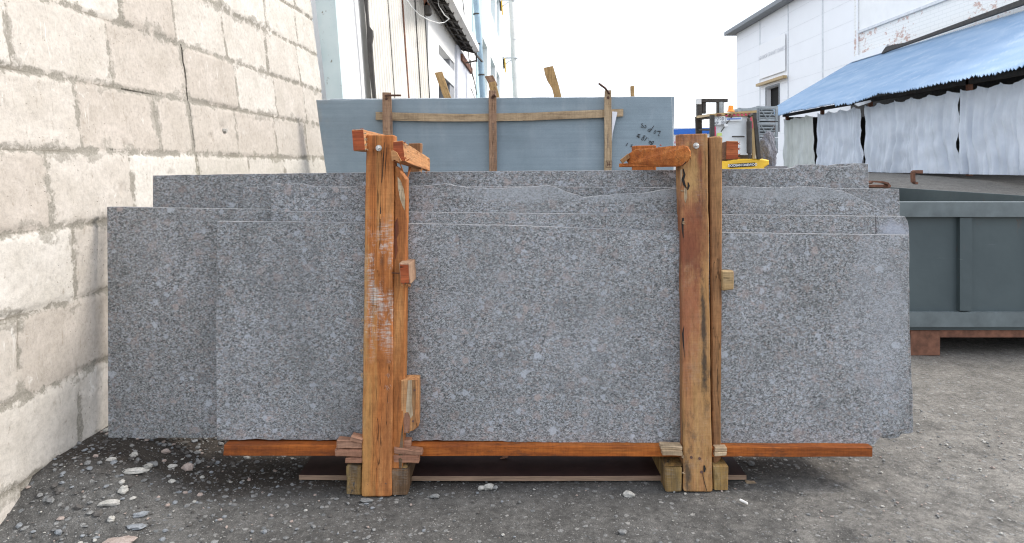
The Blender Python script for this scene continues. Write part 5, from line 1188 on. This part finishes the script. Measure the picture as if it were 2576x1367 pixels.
rk2 = [(E2(1575,1055), .020, .014, .014, .2, 'st1', 'pale grey stone resting against the plywood edge, largest of the three'), (E2(1503,1062), .014, .010, .009, 0, 'st1', 'small tan stone left of the pale one at the plywood edge'), (E2(1640,1060), .010, .009, .008, 0, 'st2', 'small grey stone right of the pale one at the plywood edge'),
       (E2(1045,1140), .018, .012, .007, .1, 'st2', 'flat stone on the asphalt right of the left frame'), (E2(370,1185), .024, .012, .007, .05, 'st2', 'flat grey stone under the front of the left post'),
       (E3(1140,830), .022, .014, .012, -.3, 'st1', 'white and dark chipped stone on the asphalt left of the right post'), (E3(2275,540), .014, .012, .010, 0, 'st2', 'grey stone in shade right of the right frame'), (E3(1085,1175), .014, .012, .008, .4, 'st2', 'dark stone set in the asphalt near the bottom centre')]
for i, (c, rx, ry, rz, ro, mt, lb_) in enumerate([(D2(*r_[0]),)+r_[1:] for r_ in rocks]+rk2):
    g_ = PG(c[0], min(1364, c[1]+3)); m = MB(); rock(m, g_+Vector((0, 0, rz*.45-.003)), rx, ry, rz, ro, i+1, 9); m.obj('stone', M[mt], label=lb_, cat='stone', group='loose stones on the ground', loc=(g_.x, g_.y, 0), smooth=False)
# cigarette end, wood chips, bent cane
a = PG(1862, 1261); b = PG(1880, 1270); m = MB(); tube(m, [a+Vector((0,0,.005)), b+Vector((0,0,.005))], .0046, 8); m.obj('cigarette_end', M['butt'], label='white cigarette end on the asphalt right of the right post', cat='cigarette end', loc=(a.x, a.y, 0))
for pts, lb_ in ((((1183,1186),(1189,1179),(1213,1181),(1216,1184),(1210,1189),(1186,1190)), 'squarish brown wood chip lying under the orange plank'), (((1244,1186),(1270,1168),(1270,1178)), 'pointed triangular wood chip under the orange plank'), (((1255,1157),(1266,1148),(1278,1147),(1279,1151)), 'wood chip close below the orange plank, above the triangular one')):
    m = MB(); q = [P(a, b, 2.93) for a, b in pts]; zm_ = min(p_.z for p_ in q); prism(m, q, (0, .008, 0), off=rnd3(), axis='x'); m.obj('wood_chip', M['w_shim'], label=lb_, cat='wood chip', loc=(q[0].x, 2.93, 0))
m = MB(); tube(m, [P(1240,1162,3.3), P(1290,1155,3.3), P(1350,1148,3.3), P(1420,1147,3.3), P(1480,1149,3.3)], [.006,.010,.012,.012,.008], 8); m.obj('bent_stick', M['w_bear'], label='long thin bent stick in the shade under the orange plank', cat='stick', loc=P(1350, 1150, 3.3))
# loose gravel, too much to count
random.seed(5); m = MB(); ico = [Vector(v).normalized() for v in ((0,-.53,.85),(0,.53,.85),(0,.53,-.85),(0,-.53,-.85),(-.53,.85,0),(.53,.85,0),(.53,-.85,0),(-.53,-.85,0),(-.85,0,-.53),(-.85,0,.53),(.85,0,.53),(.85,0,-.53))]
icf = ((0,10,1),(0,1,9),(0,9,7),(0,7,6),(0,6,10),(3,2,11),(3,8,2),(3,7,8),(3,6,7),(3,11,6),(1,10,5),(1,5,4),(1,4,9),(2,5,11),(2,4,5),(2,8,4),(10,11,5),(10,6,11),(9,4,8),(9,8,7))
cnt = 0
while cnt < 9000:
    y = random.uniform(2.15, 3.6); x = random.uniform(-2.6, 2.6)
    left = max(0, min(1, (-x-.15)/1.4)); den = .10+.75*left
    if y > 2.85: den = .35+.6*left
    if x > 1.0: den = max(den, .22)
    if random.random() > den: continue
    r_ = .0016+random.random()**4*.011*(.55+.75*left); mt = random.choice((0,1,1,1,1,2,3,4,4,4)) if y < 2.82 else random.choice((0,1,1,2,4,4,4,4))
    if x > .5: mt = random.choice((0,1,1,2,0))
    if x <= .5 and r_ > .006 and random.random() < .5: mt = random.choice((1,3,4))
    c = Vector((x, y, hgt(x, y)-r_*.10-.001)); ro = random.random()*6; sx, sy, sz = random.uniform(.7, 1.5), random.uniform(.6, 1.1), random.uniform(.35, .8)
    vv = []
    for v in ico:
        q = v*r_*random.uniform(.75, 1.2); vv.append(c+Vector((q.x*sx*math.cos(ro)-q.y*sy*math.sin(ro), q.x*sx*math.sin(ro)+q.y*sy*math.cos(ro), q.z*sz)))
    m.add(vv, icf, mi=mt); cnt += 1
m.obj('gravel', [M['st1'], M['st2'], M['st3'], M['st4'], M['st5']], kind='stuff', label='loose gravel and grit scattered over the asphalt', cat='gravel')
